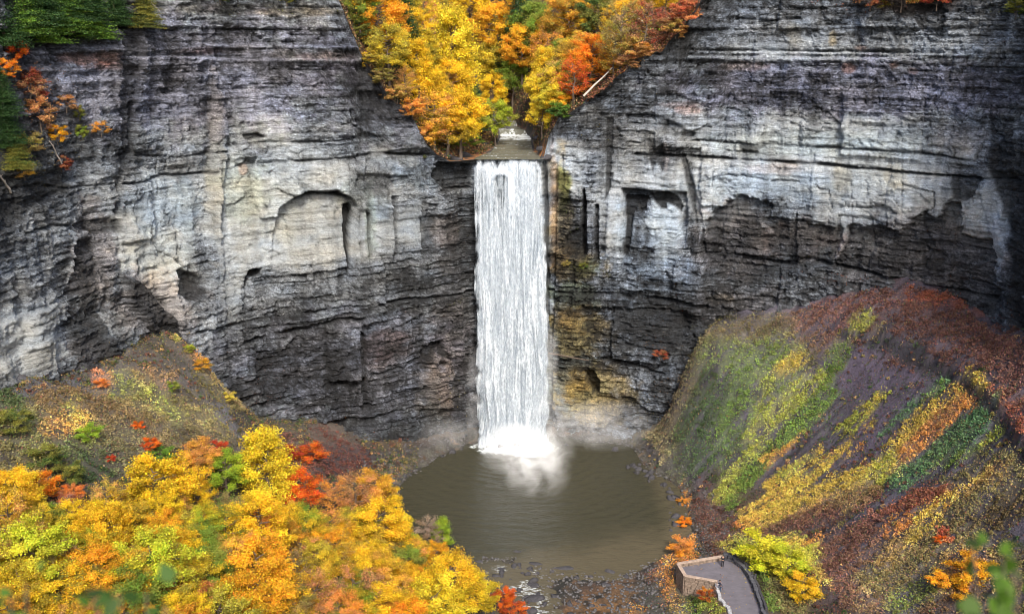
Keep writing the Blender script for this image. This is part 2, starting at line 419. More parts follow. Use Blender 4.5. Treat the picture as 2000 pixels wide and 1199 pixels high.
# polygons: points, tone (None keeps; dark recess tones mix stain and painted shade), relief at the top, relief at the bottom (m, minus = recess), wobble px, edge px, tone strength
POLYS = [
    ([(545, 410), (556, 400), (572, 390), (590, 381), (604, 377), (640, 379), (664, 376), (684, 386), (703, 402), (700, 430), (694, 505), (660, 528), (560, 534), (530, 520), (536, 460)], 6.3, -3.0, 0.0, 1.5, 1.2, .75),
    ([(590, 376), (612, 373), (664, 371), (672, 382), (688, 388), (686, 393), (640, 384), (604, 386), (565, 398), (575, 386)], 1, -1.2, -1.2, 1.5, 2.5, .9),
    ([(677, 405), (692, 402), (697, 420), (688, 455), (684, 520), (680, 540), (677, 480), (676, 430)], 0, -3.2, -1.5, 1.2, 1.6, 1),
    ([(706, 408), (718, 408), (721, 440), (724, 500), (712, 505), (706, 460)], 7.5, 0.4, 0.2, 1, 2, .8),
    ([(720, 418), (730, 418), (732, 500), (726, 520), (722, 470)], 3.2, -1.2, -0.8, 1, 2, .8),
    ([(734, 430), (745, 425), (756, 424), (770, 432), (773, 505), (740, 505)], 6.8, 0.2, -0.2, 1, 2, .7),
    ([(752, 398), (768, 402), (774, 412), (764, 408), (752, 404)], 8, 0.7, 0.4, 1, 1.5, .9),
    ([(769, 384), (780, 384), (783, 500), (772, 510), (771, 430)], 3, -1.1, -0.7, 1, 2, .8),
    ([(783, 392), (828, 388), (829, 505), (784, 512)], 6.8, 0.35, 0.1, 1.2, 2, .6),
    ([(792, 378), (828, 374), (870, 383), (868, 390), (800, 390)], 7, 0.9, 0.3, 1.5, 1.5, .7),
    ([(828, 395), (856, 400), (858, 500), (830, 500)], 2.8, -0.9, -0.7, 1, 2, .8),
    ([(858, 385), (872, 383), (874, 450), (860, 505)], 4.5, 0.3, 0, 1, 2, .7),
    ([(872, 440), (925, 430), (932, 505), (878, 500)], 2.2, -0.5, -0.4, 2, 3, .8),
    ([(700, 340), (810, 345), (780, 365), (720, 385), (695, 370)], 3, -0.9, -0.7, 3, 3, .7),
    ([(860, 316), (926, 322), (930, 375), (870, 372), (850, 345)], 1.8, -2.2, -1.2, 2.5, 3, .9),
    ([(640, 520), (660, 520), (660, 560), (652, 580), (644, 560)], 6.2, 0.2, 0.0, 1.5, 2, .8),
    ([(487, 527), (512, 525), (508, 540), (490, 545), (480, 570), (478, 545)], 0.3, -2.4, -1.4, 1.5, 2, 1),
    ([(345, 530), (352, 525), (400, 540), (405, 575), (370, 590), (350, 575), (352, 555)], 1.8, -1.5, -.8, 2, 3, .9),
    ([(232, 424), (250, 425), (300, 470), (330, 520), (350, 560), (345, 600), (310, 580), (270, 545), (240, 530)], 7.8, 0.6, 0.4, 3, 4, .55),
    ([(420, 170), (440, 180), (445, 300), (430, 420), (440, 640), (405, 640), (410, 430), (414, 300), (418, 230)], 6.6, 1.5, 1.2, 4, 5, .6),
    ([(465, 400), (490, 405), (512, 430), (512, 525), (488, 530), (470, 600), (440, 640), (440, 480)], 7.3, 0.3, 0.3, 3, 4, .5),
    ([(226, 20), (268, 30), (270, 180), (262, 300), (240, 330), (238, 420), (228, 420), (234, 300), (228, 180)], 1.9, -1.6, -1.6, 2, 4, .85),
    ([(262, 190), (272, 240), (262, 320), (240, 340), (252, 280)], 2, -1, -1, 2, 3, .7),
    ([(120, 440), (160, 432), (235, 425), (236, 455), (190, 460), (170, 450)], 2.2, -0.6, -0.6, 4, 5, .85),
    ([(142, 470), (190, 460), (195, 520), (190, 560), (205, 640), (240, 720), (170, 745), (135, 690), (133, 600), (140, 540)], 2.0, -0.9, 1.2, 4, 4, .9),
    ([(234, 536), (262, 545), (300, 575), (335, 615), (352, 660), (400, 735), (350, 730), (300, 655), (262, 610), (245, 580)], 2.0, 1.6, 2.2, 3, 3, .95),
    ([(140, 425), (146, 430), (146, 540), (134, 560), (132, 540), (138, 480)], 7.5, 0.5, 0.3, 1.5, 2, .9),
    ([(0, 600), (60, 590), (130, 620), (135, 700), (100, 745), (0, 740)], 7.6, 0.0, 0.0, 5, 8, .6),
    ([(0, 340), (120, 330), (140, 345), (135, 370), (60, 400), (0, 470)], 1.6, -0.5, -0.5, 4, 6, .8),
    ([(700, 640), (714, 655), (716, 760), (724, 800), (708, 800), (702, 740)], 0.8, -1.8, -1.2, 2, 3, .9),
    ([(822, 690), (840, 668), (862, 664), (876, 690), (884, 705), (850, 690), (832, 706)], 0.6, -2.2, -1.0, 2, 2.5, .95),
    ([(820, 740), (850, 700), (880, 720), (885, 800), (820, 800)], 4.2, 0.6, 1.2, 3, 5, .6),
    ([(640, 880), (700, 800), (760, 780), (930, 800), (930, 900), (640, 900)], 2.6, 0, 1.5, 5, 8, .4),
    # right of the fall
    ([(1066, 320), (1088, 320), (1090, 360), (1080, 400), (1072, 400)], 5.5, -0.5, -0.5, 2, 2, .6),
    ([(1086, 335), (1112, 340), (1114, 380), (1108, 430), (1090, 430), (1084, 380)], 2.8, -0.2, -0.2, 4, 4, .85),
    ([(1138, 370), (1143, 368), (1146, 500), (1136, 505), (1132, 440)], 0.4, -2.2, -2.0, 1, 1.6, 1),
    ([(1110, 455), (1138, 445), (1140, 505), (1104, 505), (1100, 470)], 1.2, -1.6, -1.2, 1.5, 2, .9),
    ([(1146, 372), (1158, 372), (1156, 470), (1148, 470)], 5, 0.1, 0.1, 1, 1.5, .7),
    ([(1160, 400), (1168, 400), (1168, 510), (1158, 520)], 0.8, -1.8, -1.6, 1, 1.6, .9),
    ([(1172, 390), (1186, 385), (1180, 500), (1170, 500)], 4.5, -0.3, -0.3, 1, 2, .6),
    ([(1180, 230), (1196, 230), (1194, 300), (1190, 372), (1178, 400), (1180, 330)], 1.6, -0.7, -0.7, 1.5, 2, .9),
    ([(1187, 375), (1212, 372), (1212, 455), (1205, 485), (1180, 500)], 8.2, 0.3, 0.3, 1, 2, .8),
    ([(1212, 371), (1340, 376), (1344, 420), (1340, 480), (1362, 500), (1300, 515), (1240, 500), (1213, 500)], None, -2.4, -0.2, 1.2, 1.5, 0),
    ([(1212, 372), (1276, 374), (1270, 386), (1214, 386)], 3, -0.6, -0.6, .6, 1, .9),
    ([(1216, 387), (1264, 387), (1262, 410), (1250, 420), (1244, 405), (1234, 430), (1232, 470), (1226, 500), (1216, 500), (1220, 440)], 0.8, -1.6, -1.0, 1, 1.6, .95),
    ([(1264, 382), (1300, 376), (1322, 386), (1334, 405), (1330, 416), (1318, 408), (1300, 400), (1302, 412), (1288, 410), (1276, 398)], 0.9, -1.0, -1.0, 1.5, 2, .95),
    ([(1262, 400), (1290, 416), (1330, 420), (1336, 470), (1296, 470), (1272, 460), (1258, 435)], 7.8, 0.3, 0.3, 1.5, 2, .8),
    ([(1240, 440), (1256, 438), (1275, 462), (1262, 480), (1240, 500), (1234, 490)], 3, 0.1, 0.1, 1.5, 2, .8),
    ([(1300, 470), (1340, 470), (1352, 500), (1320, 498), (1300, 490)], 7, 0.2, 0.2, 1.5, 2, .7),
    ([(1262, 272), (1292, 268), (1300, 300), (1294, 340), (1282, 318), (1274, 345), (1268, 310)], 2, -0.3, -0.3, 1.5, 2, .8),
    ([(1328, 305), (1338, 300), (1352, 350), (1372, 420), (1380, 500), (1368, 505), (1358, 430), (1342, 370)], 2.0, -0.8, -0.8, 1.5, 2, .8),
    ([(1350, 316), (1390, 316), (1392, 405), (1376, 425), (1366, 480), (1360, 420)], 8.3, 0.4, 0.4, 1, 2, .7),
    ([(1220, 226), (1262, 222), (1310, 235), (1360, 262), (1350, 272), (1300, 262), (1250, 250), (1218, 240)], 3.2, -0.9, -0.9, 2, 2, .6),
    ([(1374, 435), (1396, 414), (1420, 390), (1450, 377), (1468, 384), (1500, 392), (1508, 405), (1506, 425), (1540, 424), (1562, 432), (1602, 436), (1645, 444), (1640, 478), (1628, 512), (1500, 545), (1378, 550)], 2.5, -1.3, -0.2, 10, 4, .9),
    ([(1652, 448), (1690, 438), (1722, 440), (1760, 452), (1790, 420), (1812, 410), (1830, 425), (1852, 395), (1882, 400), (1884, 455), (1946, 462), (1950, 540), (1972, 625), (1700, 562), (1634, 520)], 2.6, -1.2, -0.2, 12, 4, .88),
    ([(1860, 340), (1930, 345), (1912, 380), (1885, 395), (1862, 390)], 2.2, -0.7, -0.7, 3, 3, .85),
    ([(1946, 280), (2010, 270), (2010, 640), (1986, 620), (1976, 500), (1960, 380), (1944, 340)], 1.2, -0.4, -0.4, 3, 3, .9),
    ([(1926, 360), (1942, 356), (1958, 450), (1978, 500), (1960, 545), (1946, 470)], 7.2, 0.5, 0.4, 1.5, 2, .75),
    ([(1484, 430), (1500, 445), (1512, 455), (1502, 458), (1486, 444)], 7, 0.2, 0.2, 1, 2, .8), ([(1640, 440), (1658, 445), (1650, 480), (1632, 510), (1628, 505), (1640, 470)], 6.8, 0.3, 0.3, 1, 2, .85),
    ([(1250, 430), (1262, 470), (1246, 500)], 7, .1, .1, 1, 2, .5), ([(1240, 520), (1275, 500), (1300, 515), (1290, 540), (1255, 550)], 6, 0.1, 0.1, 3, 3, .6),
    ([(1196, 600), (1340, 605), (1350, 640), (1300, 700), (1200, 640)], 0.8, -1.2, -0.4, 4, 5, .9),
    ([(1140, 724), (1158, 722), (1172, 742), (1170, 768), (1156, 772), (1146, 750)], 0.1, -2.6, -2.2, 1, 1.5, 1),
    ([(1080, 620), (1140, 610), (1150, 660), (1120, 700), (1078, 690)], 4.6, 0.5, 0.8, 3, 3, .6),
    ([(1100, 735), (1150, 720), (1200, 740), (1220, 800), (1180, 835), (1090, 830), (1078, 790)], 5.0, 0.2, 1.4, 3, 4, .7),
    ([(1136, 40), (1390, 0), (1350, 80), (1300, 110), (1280, 110)], 1, -.8, -.8, 3, 4, .8),
    ([(1345, 20), (1400, 25), (1430, 50), (1560, 50), (1562, 95), (1350, 98), (1340, 60)], 5.2, 0.3, 0.2, 3, 3, .5),
    ([(700, 130), (730, 110), (790, 180), (840, 250), (780, 262), (740, 230), (715, 250)], 1.2, -1.0, -1.0, 4, 5, .85),
    ([(755, 245), (800, 240), (850, 255), (852, 300), (800, 285), (760, 280)], 5.8, 0.8, 0.3, 2, 3, .7),
    ([(640, 232), (700, 240), (696, 268), (612, 268), (605, 250)], 6.6, 0.8, 0.3, 2, 2, .8), ([(1440, 275), (1500, 285), (1470, 300), (1450, 298)], 2.5, -0.5, -0.5, 2, 2, .8),
    ([(655, 245), (680, 238), (700, 246), (698, 250), (680, 244)], 0.8, -1.2, -1.2, 1, 1.5, .9), ([(468, 262), (500, 258), (520, 268), (480, 275)], 1, -1.2, -1, 2, 2, .9),
]
# ledges and cracks: points, half width px, relief, tone, strength
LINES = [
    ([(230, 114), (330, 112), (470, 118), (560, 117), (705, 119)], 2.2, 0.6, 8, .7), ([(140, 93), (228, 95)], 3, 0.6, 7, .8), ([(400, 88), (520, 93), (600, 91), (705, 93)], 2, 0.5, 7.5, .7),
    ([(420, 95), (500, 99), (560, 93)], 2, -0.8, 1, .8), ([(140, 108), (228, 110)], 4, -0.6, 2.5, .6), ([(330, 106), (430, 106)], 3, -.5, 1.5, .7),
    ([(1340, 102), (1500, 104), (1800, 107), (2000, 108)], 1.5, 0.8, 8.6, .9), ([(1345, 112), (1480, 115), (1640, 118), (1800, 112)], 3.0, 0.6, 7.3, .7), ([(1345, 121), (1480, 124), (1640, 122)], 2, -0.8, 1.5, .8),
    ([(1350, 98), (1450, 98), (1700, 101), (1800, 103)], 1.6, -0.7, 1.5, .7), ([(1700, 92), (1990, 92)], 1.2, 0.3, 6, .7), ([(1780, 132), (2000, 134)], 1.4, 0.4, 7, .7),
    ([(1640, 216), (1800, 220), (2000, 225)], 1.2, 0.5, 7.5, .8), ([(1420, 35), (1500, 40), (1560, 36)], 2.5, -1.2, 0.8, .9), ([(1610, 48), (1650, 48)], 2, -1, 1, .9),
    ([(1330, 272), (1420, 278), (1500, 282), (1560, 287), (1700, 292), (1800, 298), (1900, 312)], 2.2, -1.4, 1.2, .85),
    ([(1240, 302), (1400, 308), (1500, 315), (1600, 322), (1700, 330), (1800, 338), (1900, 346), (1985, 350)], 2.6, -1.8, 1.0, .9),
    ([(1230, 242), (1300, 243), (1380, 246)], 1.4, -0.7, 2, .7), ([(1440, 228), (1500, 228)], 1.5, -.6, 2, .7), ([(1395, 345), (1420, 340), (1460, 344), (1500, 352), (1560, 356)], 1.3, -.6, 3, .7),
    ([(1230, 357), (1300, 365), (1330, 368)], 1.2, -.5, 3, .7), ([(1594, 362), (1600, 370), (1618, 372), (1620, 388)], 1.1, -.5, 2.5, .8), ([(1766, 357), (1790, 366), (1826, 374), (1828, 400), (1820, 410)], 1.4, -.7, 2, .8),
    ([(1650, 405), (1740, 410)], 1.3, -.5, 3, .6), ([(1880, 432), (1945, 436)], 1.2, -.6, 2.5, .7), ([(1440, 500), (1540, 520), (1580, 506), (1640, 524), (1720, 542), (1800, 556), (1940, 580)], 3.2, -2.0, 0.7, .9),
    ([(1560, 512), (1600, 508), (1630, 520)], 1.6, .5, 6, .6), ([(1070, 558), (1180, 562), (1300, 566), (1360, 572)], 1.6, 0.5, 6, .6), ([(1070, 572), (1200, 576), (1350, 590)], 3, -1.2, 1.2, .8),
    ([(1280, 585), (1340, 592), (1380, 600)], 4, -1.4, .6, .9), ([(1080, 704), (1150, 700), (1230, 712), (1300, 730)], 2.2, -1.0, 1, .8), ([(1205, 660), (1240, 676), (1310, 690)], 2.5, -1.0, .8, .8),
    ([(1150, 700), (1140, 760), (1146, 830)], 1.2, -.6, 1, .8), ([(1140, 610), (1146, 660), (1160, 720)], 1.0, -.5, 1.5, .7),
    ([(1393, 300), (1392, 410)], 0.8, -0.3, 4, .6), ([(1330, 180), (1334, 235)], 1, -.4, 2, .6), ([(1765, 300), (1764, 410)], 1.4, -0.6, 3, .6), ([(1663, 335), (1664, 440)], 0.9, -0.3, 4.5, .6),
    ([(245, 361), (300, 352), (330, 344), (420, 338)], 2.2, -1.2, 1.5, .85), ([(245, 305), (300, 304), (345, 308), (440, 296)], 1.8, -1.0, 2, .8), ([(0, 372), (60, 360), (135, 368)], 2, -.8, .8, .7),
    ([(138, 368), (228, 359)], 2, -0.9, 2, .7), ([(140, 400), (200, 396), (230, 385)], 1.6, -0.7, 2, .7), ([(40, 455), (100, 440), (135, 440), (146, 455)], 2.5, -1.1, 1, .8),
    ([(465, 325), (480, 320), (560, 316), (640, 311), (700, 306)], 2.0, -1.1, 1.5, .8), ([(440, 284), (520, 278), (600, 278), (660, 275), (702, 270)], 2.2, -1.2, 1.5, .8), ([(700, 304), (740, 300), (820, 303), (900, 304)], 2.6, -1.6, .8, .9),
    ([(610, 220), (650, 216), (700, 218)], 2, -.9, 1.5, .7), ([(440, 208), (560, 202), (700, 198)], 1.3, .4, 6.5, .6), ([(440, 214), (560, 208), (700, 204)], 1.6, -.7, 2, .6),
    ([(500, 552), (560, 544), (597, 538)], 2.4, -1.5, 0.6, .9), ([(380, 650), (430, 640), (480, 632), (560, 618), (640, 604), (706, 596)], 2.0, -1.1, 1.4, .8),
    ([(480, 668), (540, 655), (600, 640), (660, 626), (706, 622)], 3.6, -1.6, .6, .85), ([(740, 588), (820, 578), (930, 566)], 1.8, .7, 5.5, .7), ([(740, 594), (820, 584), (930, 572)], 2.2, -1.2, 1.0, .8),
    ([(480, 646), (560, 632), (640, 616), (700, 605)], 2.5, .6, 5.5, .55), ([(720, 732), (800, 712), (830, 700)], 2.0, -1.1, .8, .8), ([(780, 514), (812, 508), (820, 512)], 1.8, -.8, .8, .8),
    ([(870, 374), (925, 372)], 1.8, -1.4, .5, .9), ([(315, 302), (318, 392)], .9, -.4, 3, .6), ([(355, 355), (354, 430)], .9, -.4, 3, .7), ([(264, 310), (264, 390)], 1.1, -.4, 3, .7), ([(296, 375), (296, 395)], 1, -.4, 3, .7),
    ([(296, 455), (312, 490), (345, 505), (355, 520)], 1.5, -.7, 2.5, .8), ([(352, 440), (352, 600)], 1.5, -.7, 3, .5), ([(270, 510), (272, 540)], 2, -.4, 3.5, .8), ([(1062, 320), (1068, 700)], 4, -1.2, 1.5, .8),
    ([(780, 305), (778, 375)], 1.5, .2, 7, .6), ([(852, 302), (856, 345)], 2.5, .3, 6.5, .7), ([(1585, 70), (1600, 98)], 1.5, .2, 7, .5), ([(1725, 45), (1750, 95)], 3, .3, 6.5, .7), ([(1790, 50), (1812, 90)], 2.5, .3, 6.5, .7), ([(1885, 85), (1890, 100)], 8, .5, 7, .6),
]

def build_cliff():
    ztop = z_up(CX, CY) + 0.4 * fbm(SS / 1.5, SS * 0, 3, 5)
    ztop = np.where((CX > -11.2) & (CX < 6.2) & (CY > 180), 56.35, ztop)
    nz = 420
    T = np.linspace(0, 1, nz) ** 0.97
    zb = -3.0
    S = np.repeat(SS[:, None], nz, 1); Z = zb + (ztop[:, None] - zb) * T[None, :]
    BX = np.repeat(CX[:, None], nz, 1); BY = np.repeat(CY[:, None], nz, 1)
    nx = NX[:, None]; ny = NY[:, None]
    px, py = proj(BX, BY, Z)
    sm0 = sm(4.0, 6.5, tone_map(px, py))
    # bedding undulates a little along the wall
    zw = Z + 0.22 * fbm(S / 16, Z / 30, 3, 3)
    R = 1.4 * fbm(S / 22, Z / 26, 3, 40) + 1.1 * fbm(S / 4, Z / 18, 3, 44)
    crev = np.zeros_like(Z); crev_t = np.zeros_like(Z)
    # big joint-bounded panels
    zc = np.floor(zw / 10.5 + .35); sc_ = np.floor(S / 6.5 + 4 * _hash(zc, zc * 0, 50) + .12 * fbm(S / 2, Z / 4, 3, 51)); pan = _hash(zc, sc_, 52) - .5
    R = R + 1.4 * pan
    # hard and soft beds: three thicknesses, each bed keeps its own setback, broken along joints
    for th, amp, jl, sd in ((3.1, 0.42, 9.0, 60), (1.15, 0.34, 3.6, 70), (0.5, 0.24, 1.8, 80), (0.24, .13, 1.1, 85)):
        k = np.floor(zw / th + 0.35 * fbm(S / 40, Z * 0, 2, sd + 5))
        jn = np.floor(S / jl + 3.0 * _hash(k, k * 0, sd + 1) + 0.25 * fbm(S / 3, Z / 2, 2, sd + 2))
        a = _hash(k, jn, sd + 3) - 0.5; b = _hash(k, k * 0 + 9, sd + 4) - 0.5
        R = R + amp * (a * 1.0 + b * 1.1) * (1 - .5 * sm0)
        if th > 1:
            fz = (zw / th + 0.35 * fbm(S / 40, Z * 0, 2, sd + 5)) % 1.0; hz = _hash(k, jn, sd + 7)
            e1 = (fz * th < .24) * (hz > .62); fs = (S / jl + 3.0 * _hash(k, k * 0, sd + 1) + 0.25 * fbm(S / 3, Z / 2, 2, sd + 2)) % 1.0
            e2 = (fs * jl < .26) * (_hash(k, jn, sd + 8) > .42)
            crev = np.maximum(crev, np.maximum(e1, e2 * .8)); crev_t = np.maximum(crev_t, e1 * 1.0)
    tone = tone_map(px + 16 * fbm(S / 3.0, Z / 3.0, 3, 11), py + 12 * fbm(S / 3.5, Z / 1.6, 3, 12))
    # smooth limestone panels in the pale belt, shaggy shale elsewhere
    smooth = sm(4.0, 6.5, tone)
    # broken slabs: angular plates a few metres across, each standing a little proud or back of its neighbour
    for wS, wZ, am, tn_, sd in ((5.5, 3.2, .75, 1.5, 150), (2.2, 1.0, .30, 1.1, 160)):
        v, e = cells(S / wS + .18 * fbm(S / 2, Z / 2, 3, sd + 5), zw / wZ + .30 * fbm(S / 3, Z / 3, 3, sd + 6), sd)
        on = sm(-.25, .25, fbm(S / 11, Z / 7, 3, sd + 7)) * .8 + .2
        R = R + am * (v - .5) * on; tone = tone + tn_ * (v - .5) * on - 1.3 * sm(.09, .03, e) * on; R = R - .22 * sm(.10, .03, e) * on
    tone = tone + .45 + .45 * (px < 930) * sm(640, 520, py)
    calm = 1 - .55 * smooth
    rough = fbm(S / 1.5, Z / 0.6, 4, 90, 0.7)
    crev = crev * (1 - .45 * smooth); R = R - crev * .34; tone = tone - crev * 2.0
    up1 = np.roll(crev_t, 1, axis=1) * (1 - crev_t); tone = tone + 1.0 * up1
    R = R + rough * (0.55 - 0.38 * smooth)
    R = R + 0.45 * fbm(S / 1.6, Z / 14, 3, 95) * sm(380, 430, py) * sm(650, 560, py)
    # fine bands of colour
    kb = np.floor(zw / 0.30); kb2 = np.floor(zw / 0.85)
    band = (_hash(kb, kb * 0, 101) - 0.5) * 1.5 + (_hash(kb2, kb2 * 0, 102) - 0.5) * 1.3
    bandmod = fbm(S / 9, Z / 1.2, 3, 103)
    bl = np.floor(S / 3.7 + 3 * _hash(kb2, kb2 * 0, 104))
    blk = (_hash(kb2, bl, 105) - 0.5) * 1.4
    streak = (fbm(S / 0.9, Z / 13, 4, 106) * (0.6 + 0.8 * smooth) + .9 * np.clip(fbm(S / 2.2, Z / 9, 3, 109) - .15, 0, 1) * 2) * 1.15
    fleck = fbm(S / 0.7, Z / 0.36, 3, 107, 0.8)
    tone = tone + .9 * pan + band * calm * (0.55 + 0.8 * bandmod) + blk * (0.35 + 0.5 * smooth) + streak * 1.5 + fleck * 3.6 * (1 - 0.6 * smooth) + 2.6 * fbm(S / 6, Z / 3.0, 4, 108) * (1 - .45 * smooth)
    wx1 = fbm(S / 1.8, Z / 1.6, 5, 111, .7); wy1 = fbm(S / 2.2, Z / 1.2, 5, 112, .7)
    tint = np.ones(px.shape + (3,), np.float32)
    # pale wall leans green-grey on the left, blue-grey on the right; shale leans violet
    tint *= np.where((px < 930)[..., None], np.array([.97, .99, .965]), np.array([.955, 1.0, 1.03]))
    tint *= 1 + (1 - smooth[..., None]) * np.array([-.04, -.01, .07])
    hue = fbm(S / 4, Z / 2.2, 3, 120)
    tint *= 1 + hue[..., None] * np.array([.10, .01, -.12])
    for cx, cy, rx, ry, col, st in TINTS:
        m = (np.abs(px - cx) < rx * 1.8 + 12) & (np.abs(py - cy) < ry * 1.8 + 12)
        if not m.any(): continue
        d = np.sqrt(((px[m] - cx) / rx) ** 2 + ((py[m] - cy) / ry) ** 2) + 0.5 * fbm(S[m] / 2.0, Z[m] / 2.0, 3, int(cx + cy) % 997) + .25 * fleck[m]
        w = (sm(1.15, 0.6, d) * st)[:, None]
        tint[m] = tint[m] * (1 - w + w * np.array(col))
    for pts, tn, rt, rb, wob, edge, ts in POLYS:
        P = np.array(pts); x0, y0 = P.min(0) - 14; x1, y1 = P.max(0) + 14
        m = (px > x0) & (px < x1) & (py > y0) & (py < y1)
        if not m.any(): continue
        sd = poly_sd(px[m] + wob * 1.3 * wx1[m], py[m] + wob * 1.3 * wy1[m], pts)
        w = sm(-edge * 0.5, edge, sd)
        f = np.clip((py[m] - P[:, 1].min()) / (P[:, 1].max() - P[:, 1].min()), 0, 1)
        R[m] = R[m] + w * (rt + (rb - rt) * f)
        if tn is not None:
            w2 = w * ts
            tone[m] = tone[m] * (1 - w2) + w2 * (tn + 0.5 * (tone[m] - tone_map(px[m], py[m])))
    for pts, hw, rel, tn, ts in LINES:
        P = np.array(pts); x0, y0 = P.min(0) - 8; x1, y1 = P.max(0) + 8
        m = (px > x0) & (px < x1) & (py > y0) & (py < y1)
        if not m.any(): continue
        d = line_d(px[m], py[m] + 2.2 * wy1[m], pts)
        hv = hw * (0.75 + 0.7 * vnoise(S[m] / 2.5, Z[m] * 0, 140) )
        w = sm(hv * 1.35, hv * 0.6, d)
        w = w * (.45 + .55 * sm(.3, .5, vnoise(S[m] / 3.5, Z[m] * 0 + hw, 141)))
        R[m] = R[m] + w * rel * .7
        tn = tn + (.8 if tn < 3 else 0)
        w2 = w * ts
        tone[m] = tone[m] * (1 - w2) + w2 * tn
    # keep the lip and the stream bed tidy
    lip = sm(1.2, 0, np.abs(Z - ztop[:, None])) * 0.0
    R = R * sm(0, 1.0, ztop[:, None] - Z + 0.25) + lip
    near = (np.abs(BX + 0.6) < 9) & (BY > 176)
    R = np.where(near, np.clip(R, -4, 0.9), R)
    under = near * sm(55.5, 52, Z) * 1.2
    R = R - under
    tone = np.clip(tone, 0, 9)
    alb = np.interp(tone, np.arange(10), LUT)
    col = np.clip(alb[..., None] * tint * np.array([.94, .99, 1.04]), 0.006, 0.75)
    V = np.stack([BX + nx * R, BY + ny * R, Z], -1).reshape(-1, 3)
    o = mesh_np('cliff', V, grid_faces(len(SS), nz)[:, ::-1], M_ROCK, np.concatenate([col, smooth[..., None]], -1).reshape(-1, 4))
    tag(o, 'tall layered grey rock wall curving round the waterfall and plunge pool', 'cliff', kind='structure')
    return V.reshape(len(SS), nz, 3)
CLIFF = build_cliff()

def build_upper():
    D = np.r_[0, np.arange(0.3, 12, .35), np.arange(12, 60, .8), np.arange(60, 150, 4.0), 200, 300, 500]
    top = CLIFF[:, -1]
    X = top[:, 0:1] - NX[:, None] * D; Y = top[:, 1:2] - NY[:, None] * D
    keep = np.arange(0, len(SS), 2); keep = np.unique(np.r_[keep, len(SS) - 1])
    X, Y = X[keep], Y[keep]
    Z = z_up(X, Y)
    w = sm(0, 3.0, D)[None, :]
    Z = top[keep, 2:3] * (1 - w) + Z * w
    Z = np.where(D[None, :] > 150, np.minimum(Z, 120), Z)
    n = fbm(X / 2.5, Y / 2.5, 4, 21); n2 = fbm(X / 0.8, Y / 0.8, 3, 22)
    dark = np.array([.035, .028, .018]); rust = np.array([.34, .15, .05]); grey = np.array([.10, .095, .09])
    t = sm(-.1, .4, n + .5 * n2)[..., None]
    col = dark * (1 - t) + rust * 0.35 * t
    col = col * .8
    low = sm(59.0, 57.8, Z)[..., None] * sm(245, 235, Y)[..., None]
    rocky = np.where((n2 > -0.05)[..., None], rust * 1.15, grey * 0.5)
    col = col * (1 - low) + rocky * low
    stream = (np.abs(X - np.interp(Y, [183, 215, 235, 260], [-0.6, 0.9, -4, -16])) < 4.5)[..., None] * low
    col = col * (1 - stream) + grey * 0.6 * stream
    V = np.stack([X, Y, Z], -1).reshape(-1, 3)
    o = mesh_np('upper_terrain', V, grid_faces(len(keep), len(D))[:, ::-1], M_SOIL, col.reshape(-1, 3), smooth=True)
    tag(o, 'wooded plateau and hanging valley above the cliff', 'terrain', kind='structure')
build_upper()
# ------------------------------------------------------------------ gorge floor, talus slopes and the near rim
POOL = [at_z(x, y, 0)[:2] for x, y in [(905, 868), (850, 893), (812, 922), (782, 950), (772, 985), (782, 1030), (830, 1070), (900, 1086), (1000, 1094),
        (1100, 1092), (1200, 1084), (1280, 1062), (1312, 1030), (1318, 985), (1304, 948), (1262, 928), (1235, 915), (1222, 895), (1180, 868), (1120, 852), (1000, 850)]]
CTRL = [at_y(1375, 655, 173), at_y(1450, 642, 171), at_y(1550, 620, 168), at_y(1340, 720, 174), at_y(1700, 560, 164), at_y(1850, 578, 156), at_y(1960, 628, 150), at_y(1310, 800, 176), at_y(1230, 858, 178),
        (26, 172, 1.2), (30.5, 160, .8), (32, 150, 1.0), (34, 140, 1.5), (37, 131, 3.2), (40, 124, 4.6), (43.5, 114, 5.2), (44, 102, 4), (44, 90, 3.5), (44, 75, 3),
        (55, 150, 17.5), (62, 128, 19), (80, 128, 42), (82, 105, 42), (64, 100, 18.5), (62, 88, 17), (90, 80, 44), (60, 70, 14), (68, 145, 29.5),
        at_y(0, 748, 118), at_y(140, 718, 134), at_y(350, 650, 150), at_y(480, 845, 149), at_y(600, 905, 152), at_y(700, 925, 160), (-21.5, 156, 1.0), at_y(420, 740, 150),
        (-46, 161, 13), (-38, 166, 9), (-30, 169, 5), (-20, 174, 2.5), (-11, 179, 1.5), (0, 182, 0.6), (12, 181, 1.2), (-53, 154.5, 24), (-58, 147, 34),
        (-22, 150, 1.4), (-20, 143, 1.2), (-16, 136, .9), (-12, 127, .5), (-12.5, 118, 1), (-13, 100, 2), (-13, 80, 2),
        (-45, 120, 20), (-36, 135, 11.5), (-30, 112, 12), (-62, 95, 33), (-30, 90, 12), (-52, 75, 26), (-24, 128, 6), (-45, 138, 18),
        (0, 134, -.1), (-4, 127, -.2), (0, 120, -.35), (4, 105, -1), (5, 80, -1.5), (12, 128, -.1), (20, 124, .2), (27, 130, 1.2), (18, 112, .5), (30, 116, 1.6), (30, 105, 2), (24, 90, 1.5),
        (-105, 118, 40), (-100, 60, 40), (110, 150, 44), (108, 90, 48), (108, 50, 48), (0, 200, 1), (-60, 200, 20), (80, 200, 40), (0, 60, 1), (-20, 50, 6), (30, 50, 5)]
CT = np.array(CTRL, float)
